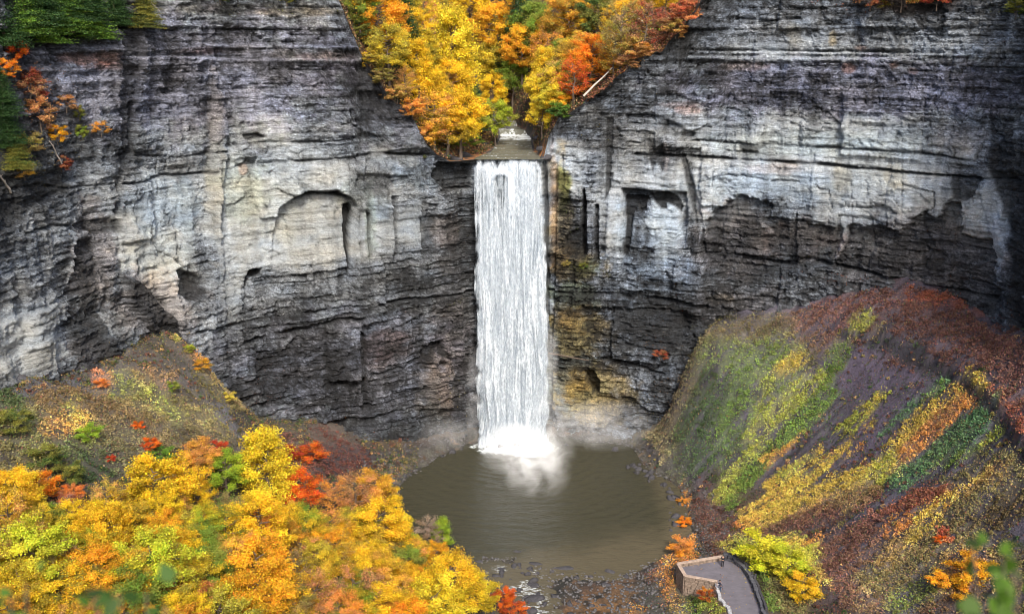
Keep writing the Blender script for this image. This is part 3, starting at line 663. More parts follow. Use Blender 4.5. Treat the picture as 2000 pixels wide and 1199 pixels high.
def _tps(): 
    n = len(CT)
    d = np.hypot(CT[:, None, 0] - CT[None, :, 0], CT[:, None, 1] - CT[None, :, 1])
    K = np.where(d > 0, d * d * np.log(d + 1e-9), 0) + np.eye(n) * 1.0
    P = np.c_[np.ones(n), CT[:, :2]]
    A = np.zeros((n + 3, n + 3)); A[:n, :n] = K; A[:n, n:] = P; A[n:, :n] = P.T
    return np.linalg.solve(A, np.r_[CT[:, 2], 0, 0, 0])
TW = _tps()
# the platform stands on a made level: corners of the paving, clockwise
PLAT_Z = 3.6
PLAT = [at_z(x, y, PLAT_Z)[:2] for x, y in [(1322, 1106), (1412, 1091), (1432, 1096), (1452, 1112), (1466, 1132), (1478, 1160), (1488, 1185), (1496, 1215),
        (1505, 1260), (1440, 1260), (1432, 1215), (1422, 1190), (1406, 1172), (1399, 1142), (1336, 1130)]]
BAND = [(1700, 655), (1740, 675), (1770, 698), (1830, 712), (1870, 742), (1905, 765), (1930, 790), (1955, 815), (1985, 862), (2010, 900)]
BAND2 = [(1640, 648), (1700, 656), (1760, 668), (1800, 680)]
def water_z(X, Y): return -0.012 * (137 - np.clip(Y, 0, 137)) + 0 * X
def creek_x(Y): return np.interp(Y, [80, 110, 120, 128, 134], [4, 3, 1.5, 0, -1])
def z_floor(X, Y, fine=True):
    X = np.asarray(X, float); Y = np.asarray(Y, float); sh = X.shape
    x = X.ravel(); y = Y.ravel(); z = TW[-3] + TW[-2] * x + TW[-1] * y
    for i in range(len(CT)):
        d2 = (x - CT[i, 0]) ** 2 + (y - CT[i, 1]) ** 2
        z = z + TW[i] * 0.5 * d2 * np.log(d2 + 1e-9)
    z = z.reshape(sh)
    slope = sm(2.5, 9, z)
    z = z + slope * ((1.3 + .9 * (X < -20)) * fbm(X / 9, Y / 9, 5, 200, .6) + 0.9 * fbm((X + .25 * Y) / 14, (Y - .2 * X) / 1.6, 4, 204))
    px, py = proj(X, Y, z)
    # low rock band on the right-hand slope
    m = (px > 1560) & (px < 2100) & (py > 600) & (py < 960)
    if m.any():
        yb = np.interp(px[m], [p[0] for p in BAND], [p[1] for p in BAND]) + 5 * fbm(X[m] / 3, Y[m] / 3, 3, 207)
        w = sm(1620, 1700, px[m])
        z[m] = z[m] + w * 1.3 * sm(14, -8, py[m] - yb) * sm(-130, -20, py[m] - yb)
    z = z + 0.22 * fbm(X / 1.1, Y / 1.1, 4, 209) * (0.35 + slope)
    sd = poly_sd(X + 1.4 * fbm(X / 5, Y / 5, 3, 211), Y + 1.4 * fbm(X / 5, Y / 5, 3, 212), POOL)
    z = np.where(sd > -1.2, np.minimum(z, 0.25 - 0.5 * (sd + 0.3)), z)
    z = np.maximum(z, -3.0 - 0 * z)
    ch = np.abs(X - creek_x(Y)) + .8 * fbm(X / 2, Y / 2, 3, 213)
    w = sm(7, 3, ch) * sm(139, 134, Y) * sm(70, 80, Y)
    z = z * (1 - w) + w * (water_z(X, Y) - .22 + .5 * fbm(X / 1.4, Y / 1.1, 3, 214))
    sp = poly_sd(X, Y, PLAT)
    zin = PLAT_Z - 0.12
    z = np.where(sp > -0.2, np.where(sp > 0.3, zin, np.minimum(z, zin)), z)
    east = (X > 36) | (Y < 119)
    z = np.where((sp > -4) & (sp <= 0.3) & east, z + (np.maximum(z, zin + 0.3) - z) * sm(-4, -.8, sp), z)
    z = np.where((sp > -4) & (sp <= -.2) & ~east, np.minimum(z, PLAT_Z - 2.2 + 0.2 * fbm(X, Y, 2, 9)), z)
    # the ground climbs to the overlook where the viewer stands
    rise = np.interp(Y, [-60, -2, 1.0, 2.5, 8, 30, 62], [79.3, 79.2, 79.1, 77, 70.5, 42, 0]) + 1.2 * fbm(X / 5, Y / 5, 3, 215) * sm(3, 12, Y)
    z = np.where(Y < 62, np.maximum(z, rise), z)
    return z
GX = np.r_[np.arange(-130, -72, 2.0), np.arange(-72, 84, 0.42), np.arange(84, 130, 2.0)]
GY = np.r_[np.arange(-60, 84, 2.0), np.arange(84, 186, 0.42), np.arange(186, 204, 2.0)]
XX, YY = np.meshgrid(GX, GY, indexing='ij')
ZZ = z_floor(XX, YY)
def ground(X, Y):
    ix = np.clip(np.searchsorted(GX, X) - 1, 0, len(GX) - 2); iy = np.clip(np.searchsorted(GY, Y) - 1, 0, len(GY) - 2)
    fx = (X - GX[ix]) / (GX[ix + 1] - GX[ix]); fy = (Y - GY[iy]) / (GY[iy + 1] - GY[iy])
    a = (ZZ[ix, iy] * (1 - fx) + ZZ[ix + 1, iy] * fx) * (1 - fy) + (ZZ[ix, iy + 1] * (1 - fx) + ZZ[ix + 1, iy + 1] * fx) * fy
    return a

# ground colours (albedo) ------------------------------------------------------
C_SHALE = (.085, .075, .10); C_DSH = (.04, .036, .045); C_EARTH = (.10, .07, .045); C_RUST = (.19, .085, .060); C_GREY = (.17, .16, .16)
C_YEL = (.64, .47, .04); C_YG = (.38, .40, .04); C_GRN = (.17, .27, .035); C_DGR = (.07, .12, .04); C_OR = (.72, .30, .03); C_TEAL = (.13, .27, .10)
C_RED = (.55, .10, .03); C_OLV = (.26, .22, .07); C_PLUM = (.22, .10, .07); C_TAN = (.42, .27, .12)
# strokes of growth on the slopes: points, half width px, leaf colour, density 0..1
BARE = [([(1640, 650), (1700, 660), (1800, 684), (1760, 690)], 9), ([(1740, 682), (1800, 704), (1850, 728), (1885, 752), (1925, 785), (1950, 808), (1975, 850), (2010, 900)], 13), ([(1560, 1110), (1630, 1170)], 10), ([(1880, 700), (1960, 760)], 5), ([(1250, 860), (1300, 930)], 10), ([(1640, 780), (1580, 850), (1480, 950)], 6), ([(1700, 840), (1600, 940)], 8), ([(1900, 900), (1780, 950), (1620, 1040)], 7)]
STROKES = [
    ([(1370, 680), (1290, 800), (1260, 870)], 40, (.15, .12, .08), .9), ([(1400, 700), (1550, 670)], 60, (.19, .17, .06), .7), ([(1370, 800), (1500, 770)], 60, (.14, .21, .05), .6), ([(1340, 880), (1440, 860)], 50, C_DGR, .65), ([(1270, 800), (1300, 880)], 44, (.16, .12, .07), .6), ([(1560, 650), (1660, 640)], 34, C_PLUM, .6),
    ([(1540, 760), (1500, 860), (1440, 930)], 40, (.20, .24, .05), .5), ([(1650, 1100), (1900, 1150)], 70, (.25, .15, .07), .5), ([(1850, 900), (1990, 950)], 50, C_OLV, .5), ([(1250, 900), (1330, 930)], 26, (.12, .10, .07), .4),
    ([(1600, 580), (1720, 570), (1850, 590), (1960, 650)], 26, C_RUST, .7), ([(1660, 620), (1800, 620), (1900, 660), (2000, 720)], 34, C_RUST, .6), ([(1750, 690), (1880, 700), (2000, 750)], 24, C_RUST, .55),
    ([(1780, 575), (1880, 592), (1960, 622)], 10, (.42, .12, .05), .9), ([(1560, 620), (1620, 610)], 22, C_PLUM, .6), ([(1700, 620), (1680, 640), (1664, 636), (1690, 612)], 8, C_YG, .8),
    ([(1720, 640), (1700, 660)], 9, C_OLV, .6), ([(1990, 700), (1960, 760), (1990, 800)], 26, C_RUST, .6), ([(1930, 760), (1975, 800), (2000, 850)], 12, (.42, .12, .05), .7),
    ([(1390, 670), (1450, 650), (1540, 640)], 20, (.19, .15, .07), .7), ([(1400, 700), (1480, 700), (1540, 690)], 30, C_GRN, .6), ([(1380, 740), (1350, 820), (1330, 860)], 24, C_DGR, .8),
    ([(1430, 760), (1400, 820), (1370, 870)], 26, C_DGR, .85), ([(1460, 730), (1430, 800), (1400, 860)], 22, C_GRN, .7), ([(1560, 700), (1520, 720)], 14, C_YEL, .85), ([(1600, 740), (1500, 830), (1470, 880)], 16, C_YG, .8),
    ([(1490, 740), (1500, 790), (1470, 840)], 16, C_YG, .65), ([(1640, 680), (1610, 740), (1560, 800), (1530, 850)], 18, C_GRN, .75), ([(1620, 780), (1560, 840), (1500, 900), (1420, 980)], 12, C_GRN, .85),
    ([(1600, 730), (1530, 800), (1450, 900), (1410, 960)], 9, C_YG, .85), ([(1625, 770), (1600, 820), (1540, 860)], 14, (.17, .28, .04), .7), ([(1560, 850), (1540, 880), (1500, 900)], 8, C_OR, .6),
    ([(1440, 920), (1420, 960), (1400, 975)], 12, C_YG, .8), ([(1380, 880), (1340, 900)], 30, C_DGR, .6), ([(1290, 780), (1330, 760)], 30, C_PLUM, .3), ([(1300, 880), (1260, 850)], 26, C_OLV, .35),
    ([(1730, 768), (1660, 830), (1630, 848)], 8, C_YG, .95), ([(1720, 776), (1690, 800)], 4, C_YEL, .9), ([(1700, 825), (1690, 838)], 4, C_YEL, .6),
    ([(1850, 740), (1780, 800), (1720, 850)], 9, C_TEAL, .55), ([(1840, 755), (1810, 775)], 6, C_GRN, .6),
    ([(1905, 748), (1840, 800), (1780, 850), (1740, 900), (1700, 930), (1640, 960), (1560, 990), (1480, 1015)], 20, C_YEL, .95), ([(1880, 780), (1800, 850), (1760, 890)], 14, (.40, .15, .05), .8),
    ([(1915, 770), (1850, 830), (1790, 870), (1740, 915)], 6, C_OR, .8), ([(1660, 880), (1620, 910), (1560, 950)], 14, C_YEL, .85), ([(1680, 870), (1640, 900)], 10, C_OR, .55),
    ([(1600, 884), (1560, 910), (1500, 955)], 10, C_YEL, .95), ([(1590, 890), (1520, 940)], 6, C_YG, .9), ([(1740, 900), (1690, 960), (1650, 985)], 17, C_YG, .8), ([(1560, 940), (1460, 1020)], 13, C_YEL, .85),
    ([(1540, 960), (1440, 1030)], 5, C_OR, .7), ([(1935, 790), (1880, 850), (1800, 910), (1760, 940)], 20, C_TEAL, .75), ([(1950, 840), (1900, 880), (1840, 910)], 8, C_GRN, .7), ([(1950, 842), (1915, 868)], 7, C_YG, .9),
    ([(1700, 960), (1600, 1000), (1500, 1050), (1440, 1060)], 20, C_PLUM, .7), ([(1840, 960), (1760, 980), (1680, 1010)], 14, (.36, .12, .06), .8), ([(1690, 1020), (1640, 1080), (1600, 1120)], 34, C_PLUM, .8),
    ([(1960, 920), (1880, 960), (1800, 1010), (1740, 1040)], 14, C_OR, .6), ([(1920, 925), (1840, 980), (1790, 1010)], 8, C_YEL, .75), ([(1830, 1010), (1790, 1040), (1770, 1060)], 16, C_YEL, .75), ([(1760, 1060), (1730, 1100)], 14, C_OR, .5),
    ([(1990, 900), (1940, 940), (1880, 1000)], 26, C_OLV, .6), ([(1990, 980), (1900, 1030), (1820, 1080)], 30, (.20, .14, .05), .7), ([(1900, 1060), (1800, 1100), (1700, 1180)], 34, C_OLV, .6),
    ([(1840, 1050)], 10, C_RED, .8), ([(1430, 1075), (1480, 1070), (1540, 1080), (1580, 1080)], 17, (.62, .60, .03), 1.0), ([(1440, 1062), (1560, 1055)], 9, C_YG, .8), ([(1500, 1100), (1580, 1110)], 16, C_YG, .85),
    ([(1560, 1110), (1600, 1150)], 20, C_YEL, .8), ([(1520, 1150), (1560, 1190)], 22, C_OLV, .8), ([(1480, 1110), (1510, 1180)], 13, C_GRN, .7), ([(1590, 1060), (1540, 1060)], 8, C_OR, .6),
    ([(1640, 1150), (1700, 1190)], 24, C_PLUM, .5), ([(1850, 1130), (1900, 1090)], 26, (.55, .30, .08), .7), ([(1700, 1130), (1760, 1060)], 20, C_OLV, .6), ([(1750, 1180), (1820, 1140)], 20, C_GRN, .5), ([(1960, 1100), (1990, 1180)], 40, C_OLV, .6),
    ([(1333, 965), (1336, 1010), (1340, 1050)], 9, C_OR, 1.0), ([(1340, 1060), (1310, 1070), (1290, 1085)], 14, C_OR, .95), ([(1350, 1080), (1300, 1095)], 9, C_OR, .8),
    ([(1300, 1110), (1310, 1160), (1340, 1199)], 16, C_OR, .6), ([(1380, 1180), (1340, 1190)], 16, C_GRN, .8), ([(1370, 1165), (1400, 1190)], 12, C_YG, .7), ([(1330, 1170), (1320, 1199)], 18, C_OLV, .6), ([(1390, 1160)], 10, C_RUST, .8),
    ([(1380, 1000), (1400, 1050)], 30, C_PLUM, .35), ([(1270, 1110), (1200, 1130), (1150, 1160)], 24, C_RUST, .45), ([(1220, 1150), (1120, 1199)], 26, C_OR, .35), ([(1240, 1190), (1160, 1190)], 14, C_OR, .5),
    # left-hand slope
    ([(360, 660), (385, 690), (430, 730), (470, 780)], 16, C_TAN, .8), ([(365, 670), (400, 700), (440, 735)], 9, C_OR, .75), ([(350, 640), (360, 660)], 10, C_YG, .8), ([(400, 730), (460, 790)], 18, C_OLV, .6), ([(455, 715), (470, 730)], 9, C_TAN, .6),
    ([(200, 745), (260, 740), (330, 740)], 20, C_TAN, .55), ([(230, 755), (300, 790), (330, 820)], 26, C_GRN, .6), ([(260, 780), (340, 790), (420, 830)], 24, C_OLV, .7), ([(100, 790), (200, 800), (300, 850)], 34, (.27, .18, .07), .7),
    ([(0, 790), (60, 830), (120, 880)], 34, C_OLV, .7), ([(0, 760), (30, 800)], 26, C_DGR, .8), ([(140, 800), (180, 850), (170, 860)], 18, C_YG, .55), ([(60, 860), (160, 900), (260, 880)], 40, C_DGR, .55), ([(200, 850), (280, 900), (380, 850)], 36, (.20, .16, .07), .6),
    ([(100, 840), (160, 820)], 20, C_OR, .4), ([(380, 800), (440, 850)], 22, C_OLV, .5), ([(0, 900), (60, 900)], 40, C_OLV, .7), ([(640, 905), (700, 900), (640, 860)], 30, (.20, .07, .05), .4), ([(560, 880), (600, 900)], 24, C_PLUM, .6), ([(300, 770), (320, 800), (340, 815)], 14, C_YG, .55),
    ([(195, 735), (210, 745)], 16, (.60, .22, .10), .6),
]
def paint(px, py, X, Y):
    """leaf colour and density of the low growth at points seen from the overlook"""
    col = np.zeros(px.shape + (3,), np.float32); den = np.zeros(px.shape, np.float32)
    rt = (X > 20); U = np.where(rt, (X + .25 * Y) / 8.0, X / 1.9); W = np.where(rt, (Y - .2 * X) / .9, Y / 1.9)   # growth follows the fall line on the right slope
    w1 = 1.6 * fbm(U, W, 5, 301, .6); w2 = 1.6 * fbm(U + 40, W, 5, 302, .6)
    for pts, hw, c, dn in STROKES:
        pts = pts if len(pts) > 1 else [pts[0], (pts[0][0] + 1, pts[0][1])]
        P = np.array(pts); m = (px > P[:, 0].min() - hw * 2.2) & (px < P[:, 0].max() + hw * 2.2) & (py > P[:, 1].min() - hw * 2.2) & (py < P[:, 1].max() + hw * 2.2)
        if not m.any(): continue
        d = line_d(px[m] + 14 * w1[m], py[m] + 14 * w2[m], pts)
        w = sm(hw * 1.7, hw * 0.4, d) * dn
        col[m] = col[m] * (1 - w[:, None]) + w[:, None] * np.array(c); den[m] = np.maximum(den[m] * (1 - w * .5), w)
    for pts, hw in BARE:
        d = line_d(px + 8 * w1, py + 8 * w2, pts); den = den * (1 - .95 * sm(hw * 1.2, hw * .7, d))
    col = col / np.maximum(den[..., None], .35).clip(None, 1) * np.minimum(1, den[..., None] * 3)
    return .82 * col + .18 * .9 * col.mean(-1, keepdims=True), den

def build_floor():
    px, py = proj(XX, YY, ZZ)
    col = np.ones(XX.shape + (3,), np.float32) * np.array(C_EARTH)
    n = fbm(XX / 4, YY / 4, 4, 401)[..., None]; n2 = fbm(XX / 1.2, YY / 1.2, 4, 402)[..., None]
    right = sm(26, 34, XX)[..., None] * sm(4, 8, ZZ)[..., None] + sm(1180, 1260, px)[..., None] * sm(150, 160, YY)[..., None]
    right = np.clip(right, 0, 1)
    shale = np.array(C_SHALE) * (1 + .5 * n + .9 * fbm((XX + .25 * YY) / 7, (YY - .2 * XX) / .8, 4, 405)[..., None]) ; col = col * (1 - right) + shale * right
    left = sm(-22, -30, XX)[..., None]
    lcol = np.array([.10, .085, .07]) * (1 + .6 * n) ; col = col * (1 - left) + lcol * left
    # bare grey scree below the left wall and on the ridge
    for pts, hw, c in [([(0, 750), (120, 760), (230, 740)], 22, (.12, .12, .135)), ([(330, 740), (400, 745), (430, 790), (470, 840)], 18, (.19, .19, .22)), ([(250, 700), (340, 720), (420, 770)], 22, (.11, .10, .09)),
                       ([(360, 640), (440, 740), (480, 830), (540, 870), (620, 915)], 12, (.05, .045, .045)), ([(640, 900), (780, 900), (860, 885)], 26, (.05, .045, .055)),
                       ([(1640, 700), (1760, 760), (1700, 860)], 50, (.10, .08, .12)), ([(1760, 700), (1830, 718), (1870, 745), (1930, 795), (1960, 830), (2010, 900)], 13, (.02, .018, .022)), ([(1640, 655), (1700, 662), (1800, 685)], 8, (.03, .028, .034)),
                       ([(1230, 870), (1300, 930), (1340, 950)], 24, (.06, .055, .065)), ([(1240, 780), (1300, 840)], 40, (.07, .06, .05)), ([(1380, 980), (1400, 1040), (1390, 1075)], 30, (.14, .10, .10)),
                       ([(1800, 900), (1740, 960)], 18, (.06, .06, .085)), ([(1690, 980), (1660, 1010)], 14, (.06, .06, .085)), ([(1560, 1120), (1640, 1180)], 30, (.10, .07, .07))]:
        d = line_d(px + 14 * n2[..., 0], py + 12 * n[..., 0], pts); w = sm(hw * 1.5, hw * .6, d)[..., None] * .85
        col = col * (1 - w) + np.array(c) * w
    for pts, hw in (([(700, 900), (780, 930), (860, 890), (930, 868)], 20), ([(1140, 850), (1200, 868), (1240, 900), (1310, 950), (1330, 1000)], 13)):
        d = line_d(px + 8 * n2[..., 0], py + 8 * n[..., 0], pts); w = sm(hw * 1.6, hw * .6, d)[..., None] * .8; col = col * (1 - w) + np.array((.045, .04, .046)) * w
    # wet gravel of the creek bed
    low = sm(2.2, .9, ZZ)[..., None]
    grav = np.array([.085, .08, .065]) * (1 + .7 * n2) + np.clip(n2 * n * 2.5, 0, 1) * np.array([.25, .09, .02])
    col = col * (1 - low) + grav * low
    wet = sm(.22, .02, ZZ)[..., None]; col = col * (1 - wet * .6)
    lc, dn = paint(px, py, XX, YY)
    dn = np.clip(dn * 0.8 + .0, 0, 1)[..., None] * sm(-.2, .25, n2 + .25)
    col = col * (1 - dn * .95) + lc * .62 * dn * .95
    near = (YY < 84)[..., None]; col = np.where(near, np.array([.12, .10, .05]) * (1 + n), col)
    col = np.clip(col * (1 + .35 * n2), .008, .7)
    V = np.stack([XX, YY, ZZ], -1).reshape(-1, 3)
    o = mesh_np('terrain', V, grid_faces(len(GX), len(GY)), M_SOIL, col.reshape(-1, 3), smooth=True)
    tag(o, 'gorge floor and steep talus slopes around the plunge pool', 'terrain', kind='structure')
build_floor()

def leaf_quads(P, size, up=0.5, seed=1, nrm=None):
    """one kite-shaped leaf clump per point -> verts (n*4,3), faces"""
    r = np.random.default_rng(seed); n = len(P)
    d = r.normal(size=(n, 3)); 
    if nrm is not None: d = d * (1 - up) + nrm * up * 1.5
    else: d[:, 2] = d[:, 2] + up * 2
    d /= np.linalg.norm(d, axis=1)[:, None]
    a = np.cross(d, r.normal(size=(n, 3))); a /= np.linalg.norm(a, axis=1)[:, None] + 1e-9
    b = np.cross(d, a); s = (size * (0.6 + 0.8 * r.random(n)))[:, None] if np.isscalar(size) else size[:, None]
    V = np.stack([P - a * s * .5, P - b * s * .36 + a * s * .05, P + a * s * .55, P + b * s * .36 + a * s * .05], 1)
    return V.reshape(-1, 3), np.arange(4 * n).reshape(n, 4)

WALLSCRUB = [(1300, 760, 110, 130, .8, (.15, .10, .07)), (1380, 660, 50, 40, .5, (.14, .14, .06)), (1240, 830, 80, 60, .7, (.15, .13, .07)), (650, 860, 120, 60, .5, (.20, .09, .06)), (520, 780, 60, 90, .35, (.14, .09, .08)),
    (880, 800, 40, 90, .3, (.16, .14, .06)), (300, 690, 110, 50, .5, (.22, .17, .07)), (190, 720, 60, 40, .5, (.24, .12, .06)), (380, 680, 40, 60, .6, (.35, .25, .07)), (60, 730, 90, 24, .4, (.12, .10, .06)),
    (80, 200, 70, 120, .6, (.22, .12, .07)), (140, 280, 90, 60, .5, (.16, .13, .06)), (60, 330, 70, 50, .6, (.15, .12, .05)), (120, 75, 130, 20, .6, (.05, .09, .03)), (190, 250, 40, 50, .4, (.18, .14, .06)), (170, 470, 50, 60, .3, (.12, .10, .06)),
    (1140, 530, 60, 26, .5, (.14, .15, .05)), (1120, 420, 26, 80, .4, (.10, .12, .04)), (1090, 620, 40, 80, .25, (.16, .13, .05)), (1160, 280, 60, 50, .25, (.15, .13, .05)), (1700, 10, 160, 24, .7, (.20, .07, .04)), (1900, 10, 90, 20, .5, (.07, .09, .03)),
    (1700, 545, 200, 20, .4, (.22, .09, .06)), (1960, 620, 60, 40, .5, (.22, .09, .06)), (500, 20, 220, 22, .5, (.10, .11, .04)), (780, 290, 60, 20, .3, (.09, .09, .04)), (900, 560, 40, 120, .2, (.10, .10, .05))]
def build_cover():
    r = np.random.default_rng(11); Ps = []; Cs = []
    n = 1000000
    X = np.r_[r.uniform(26, 84, n * 6 // 10), r.uniform(-72, -18, n * 3 // 10), r.uniform(-18, 30, n // 10)]
    Y = np.r_[r.uniform(92, 184, n * 6 // 10), r.uniform(92, 172, n * 3 // 10), r.uniform(108, 136, n // 10)]
    cy = curve_y(X); ok = (Y < cy - 0.3)
    X, Y = X[ok], Y[ok]; Z = ground(X, Y)
    px, py = proj(X, Y, Z)
    c, d = paint(px, py, X, Y)
    rt = X > 20
    clump = sm(-.35, .35, fbm(np.where(rt, (X + .25 * Y) / 4.5, X / .9), np.where(rt, (Y - .2 * X) / .6, Y / .9), 4, 501))
    base = np.where(X < -18, .38, np.where(Z > 4, .17, .03))
    base = base * (0.25 + 1.2 * clump)
    dens = np.clip(d * (0.25 + 1.0 * clump), 0, 1)
    sp = poly_sd(X, Y, PLAT)
    bare = r.random(len(X)) < base * (d < .15)
    keep = ((r.random(len(X)) < dens) | bare) & (Z > 0.12) & (sp < -.4) & (px > -60) & (px < 2080) & (py < 1240)
    X, Y, Z, c, bare = X[keep], Y[keep], Z[keep], c[keep], bare[keep] & (d[keep] < .15)
    pal = np.array([C_OLV, C_PLUM, C_TAN, C_DGR, C_RUST]); c = np.where(bare[:, None], np.where((X < 0)[:, None], np.array([C_OLV, C_DGR, C_TAN, C_EARTH, (.16, .17, .06)])[r.integers(0, 5, len(X))] * .8, np.array([C_DGR, C_PLUM, C_SHALE, C_DGR, C_EARTH])[r.integers(0, 5, len(X))]), c)
    mix = r.random(len(X))
    c = np.where((mix < .10)[:, None], pal[r.integers(0, 5, len(X))], c)
    c = c * (0.55 + 0.9 * r.random((len(X), 1))) * (1 + .12 * r.normal(size=(len(X), 3)))
    h = r.random(len(X)) ** 1.5 * (0.35 + 0.9 * sm(.45, .8, vnoise(X / 1.4, Y / 1.4, 77)))
    P = np.c_[X, Y, Z + 0.05 + h]
    # bushlets: rounded tufts up to knee or waist height standing in the cover
    n = 60000; X = np.r_[r.uniform(26, 84, n * 2 // 3), r.uniform(-72, -20, n // 3)]; Y = r.uniform(92, 184, len(X))
    ok = (Y < curve_y(X) - .5); X, Y = X[ok], Y[ok]; Z = ground(X, Y); px, py = proj(X, Y, Z); cc, dd = paint(px, py, X, Y)
    ok = (r.random(len(X)) < (dd * .16 + np.where(X < 0, .11, .045))) & (Z > .6) & (poly_sd(X, Y, PLAT) < -1) & (px > -60) & (px < 2080)
    X, Y, Z, cc, dd = X[ok], Y[ok], Z[ok], cc[ok], dd[ok]
    cc = np.where((dd < .2)[:, None], pal[r.integers(0, 5, len(X))], cc) * (.6 + .7 * r.random((len(X), 1))); m = 46
    rad = (.25 + .65 * r.random(len(X)) ** 2)[:, None, None]; dr = r.normal(size=(len(X), m, 3)); dr /= np.linalg.norm(dr, axis=2)[:, :, None]; dr[:, :, 2] = np.abs(dr[:, :, 2])
    Q = np.stack([X, Y, Z], -1)[:, None] + dr * rad * (.6 + .5 * r.random((len(X), m, 1)))
    qc = np.repeat(cc, m, 0) * (.7 + .6 * r.random((len(X) * m, 1)))
    P = np.vstack([P, Q.reshape(-1, 3)]); c = np.vstack([c, qc])
    # scrub clinging to the foot and ledges of the walls
    cv = CLIFF[::2, ::2].reshape(-1, 3); qx, qy = proj(cv[:, 0], cv[:, 1], cv[:, 2]); seen = (qx > -40) & (qx < 2040) & (qy < 1000); cv, qx, qy = cv[seen], qx[seen], qy[seen]
    dn = np.zeros(len(cv)); pc = np.zeros((len(cv), 3))
    for x, y, rx, ry, k, col in WALLSCRUB:
        q = np.hypot((qx - x) / rx, (qy - y) / ry); w = sm(1.1, .4, q) * k; dn = np.maximum(dn, w); pc = np.where((w > .02)[:, None], np.array(col), pc)
    cn = sm(.0, .45, fbm(cv[:, 0] * .9 + cv[:, 1] * .9, cv[:, 2] * 1.2, 4, 88)); ok = r.random(len(cv)) < dn * cn
    cv, pc = cv[ok], pc[ok]; cv = np.repeat(cv, 3, 0); pc = np.repeat(pc, 3, 0); toward = np.array([0, -1, .3])
    cv = cv + r.normal(size=cv.shape) * .22 + toward * (.1 + .5 * r.random((len(cv), 1)))
    P = np.vstack([P, cv]); c = np.vstack([c, pc * (.5 + .9 * r.random((len(cv), 1)))])
    V, F = leaf_quads(P, .13 + .19 * r.random(len(P)), .55, 5)
    o = mesh_np('ground_cover', V, F, M_COVER, np.clip(np.repeat(c, 4, 0), .01, .9))
    tag(o, 'low autumn shrubs, vines and leaf litter covering the talus slopes', 'ground cover', kind='stuff')
build_cover()

def build_undergrowth():
    r = np.random.default_rng(31); n = 420000
    X = r.uniform(-50, 56, n); Y = r.uniform(166, 262, n); cy = curve_y(X); Z = z_up(X, Y)
    px, py = proj(X, Y, Z); cl = sm(-.4, .3, fbm(X / 1.3, Y / 1.3, 3, 41))
    keep = (Y > cy + .0) & (Z > 56.5) & (np.abs(X - np.interp(Y, [183, 190, 215, 235, 260], [-0.6, -.1, .9, -4, -16])) > np.interp(Y, [182, 184, 190, 200, 230], [7.3, 7.0, 5.6, 4.2, 3.4])) & (py > -40) & (r.random(n) < .25 + .75 * cl) & (Z < 98)
    X, Y, Z = X[keep], Y[keep], Z[keep]
    pal = np.array([C_OLV, C_DGR, C_TAN, C_EARTH, C_PLUM, C_DGR, (.45, .30, .06), C_RUST]); v = vnoise(X / 3, Y / 3, 43) * 5 + r.random(len(X)) * 3.2
    c = pal[np.clip(v.astype(int), 0, 7)] * (.4 + .8 * r.random((len(X), 1)))
    right = (X > 14)[:, None] & (r.random(len(X)) < .5)[:, None]; c = np.where(right, np.array((.42, .17, .10)) * (.5 + .7 * r.random((len(X), 1))), c)
    P = np.c_[X, Y, Z + .1 + r.random(len(X)) ** 1.5 * 1.6 * vnoise(X / 1.2, Y / 1.2, 45)]
    V, F = leaf_quads(P, .3, .3, 6)
    o = mesh_np('undergrowth', V, F, M_COVER, np.clip(np.repeat(c, 4, 0), .01, .9)); tag(o, 'mixed autumn undergrowth on the slopes of the hanging valley', 'undergrowth', kind='stuff')
build_undergrowth()

# ------------------------------------------------------------------ water
def water_mat():
    m, nt, out = nmat('pool_water')
    p = N(nt, 'ShaderNodeBsdfPrincipled', Roughness=0.13, IOR=1.33)
    n1 = mapped_noise(nt, (.5, 1.8, 1), 1.6, 4, .6, .6); n2 = mapped_noise(nt, (.12, .12, 1), 1, 3, .5)
    at = N(nt, 'ShaderNodeVertexColor', _layer_name='col')
    fo = mapped_noise(nt, (1, 2.2, 1), 1.8, 5, .75)
    sp = N(nt, 'ShaderNodeSeparateColor'); L(nt, at.outputs[0], sp.inputs[0])
    f = math2(nt, 'ADD', fo.outputs[0], sp.outputs[0]); f = maprange(nt, f, .95, 1.15, 0, 1)
    mx = N(nt, 'ShaderNodeMix', _data_type='RGBA'); mx.inputs[6].default_value = (.032, .032, .018, 1); mx.inputs[7].default_value = (.72, .78, .80, 1)
    ms = N(nt, 'ShaderNodeMix', _data_type='RGBA'); ms.inputs[6].default_value = (.043, .041, .026, 1); ms.inputs[7].default_value = (.095, .080, .050, 1); L(nt, sp.outputs[1], ms.inputs[0]); L(nt, ms.outputs[2], mx.inputs[6])
    L(nt, f, mx.inputs[0]); L(nt, mx.outputs[2], p.inputs['Base Color'])
    L(nt, maprange(nt, f, 0, 1, .09, .7), p.inputs['Roughness'])
    b = N(nt, 'ShaderNodeBump', Strength=.5, Distance=.3); L(nt, n1.outputs[0], b.inputs['Height']); L(nt, b.outputs[0], p.inputs['Normal'])
    L(nt, p.outputs[0], out.inputs[0]); return m
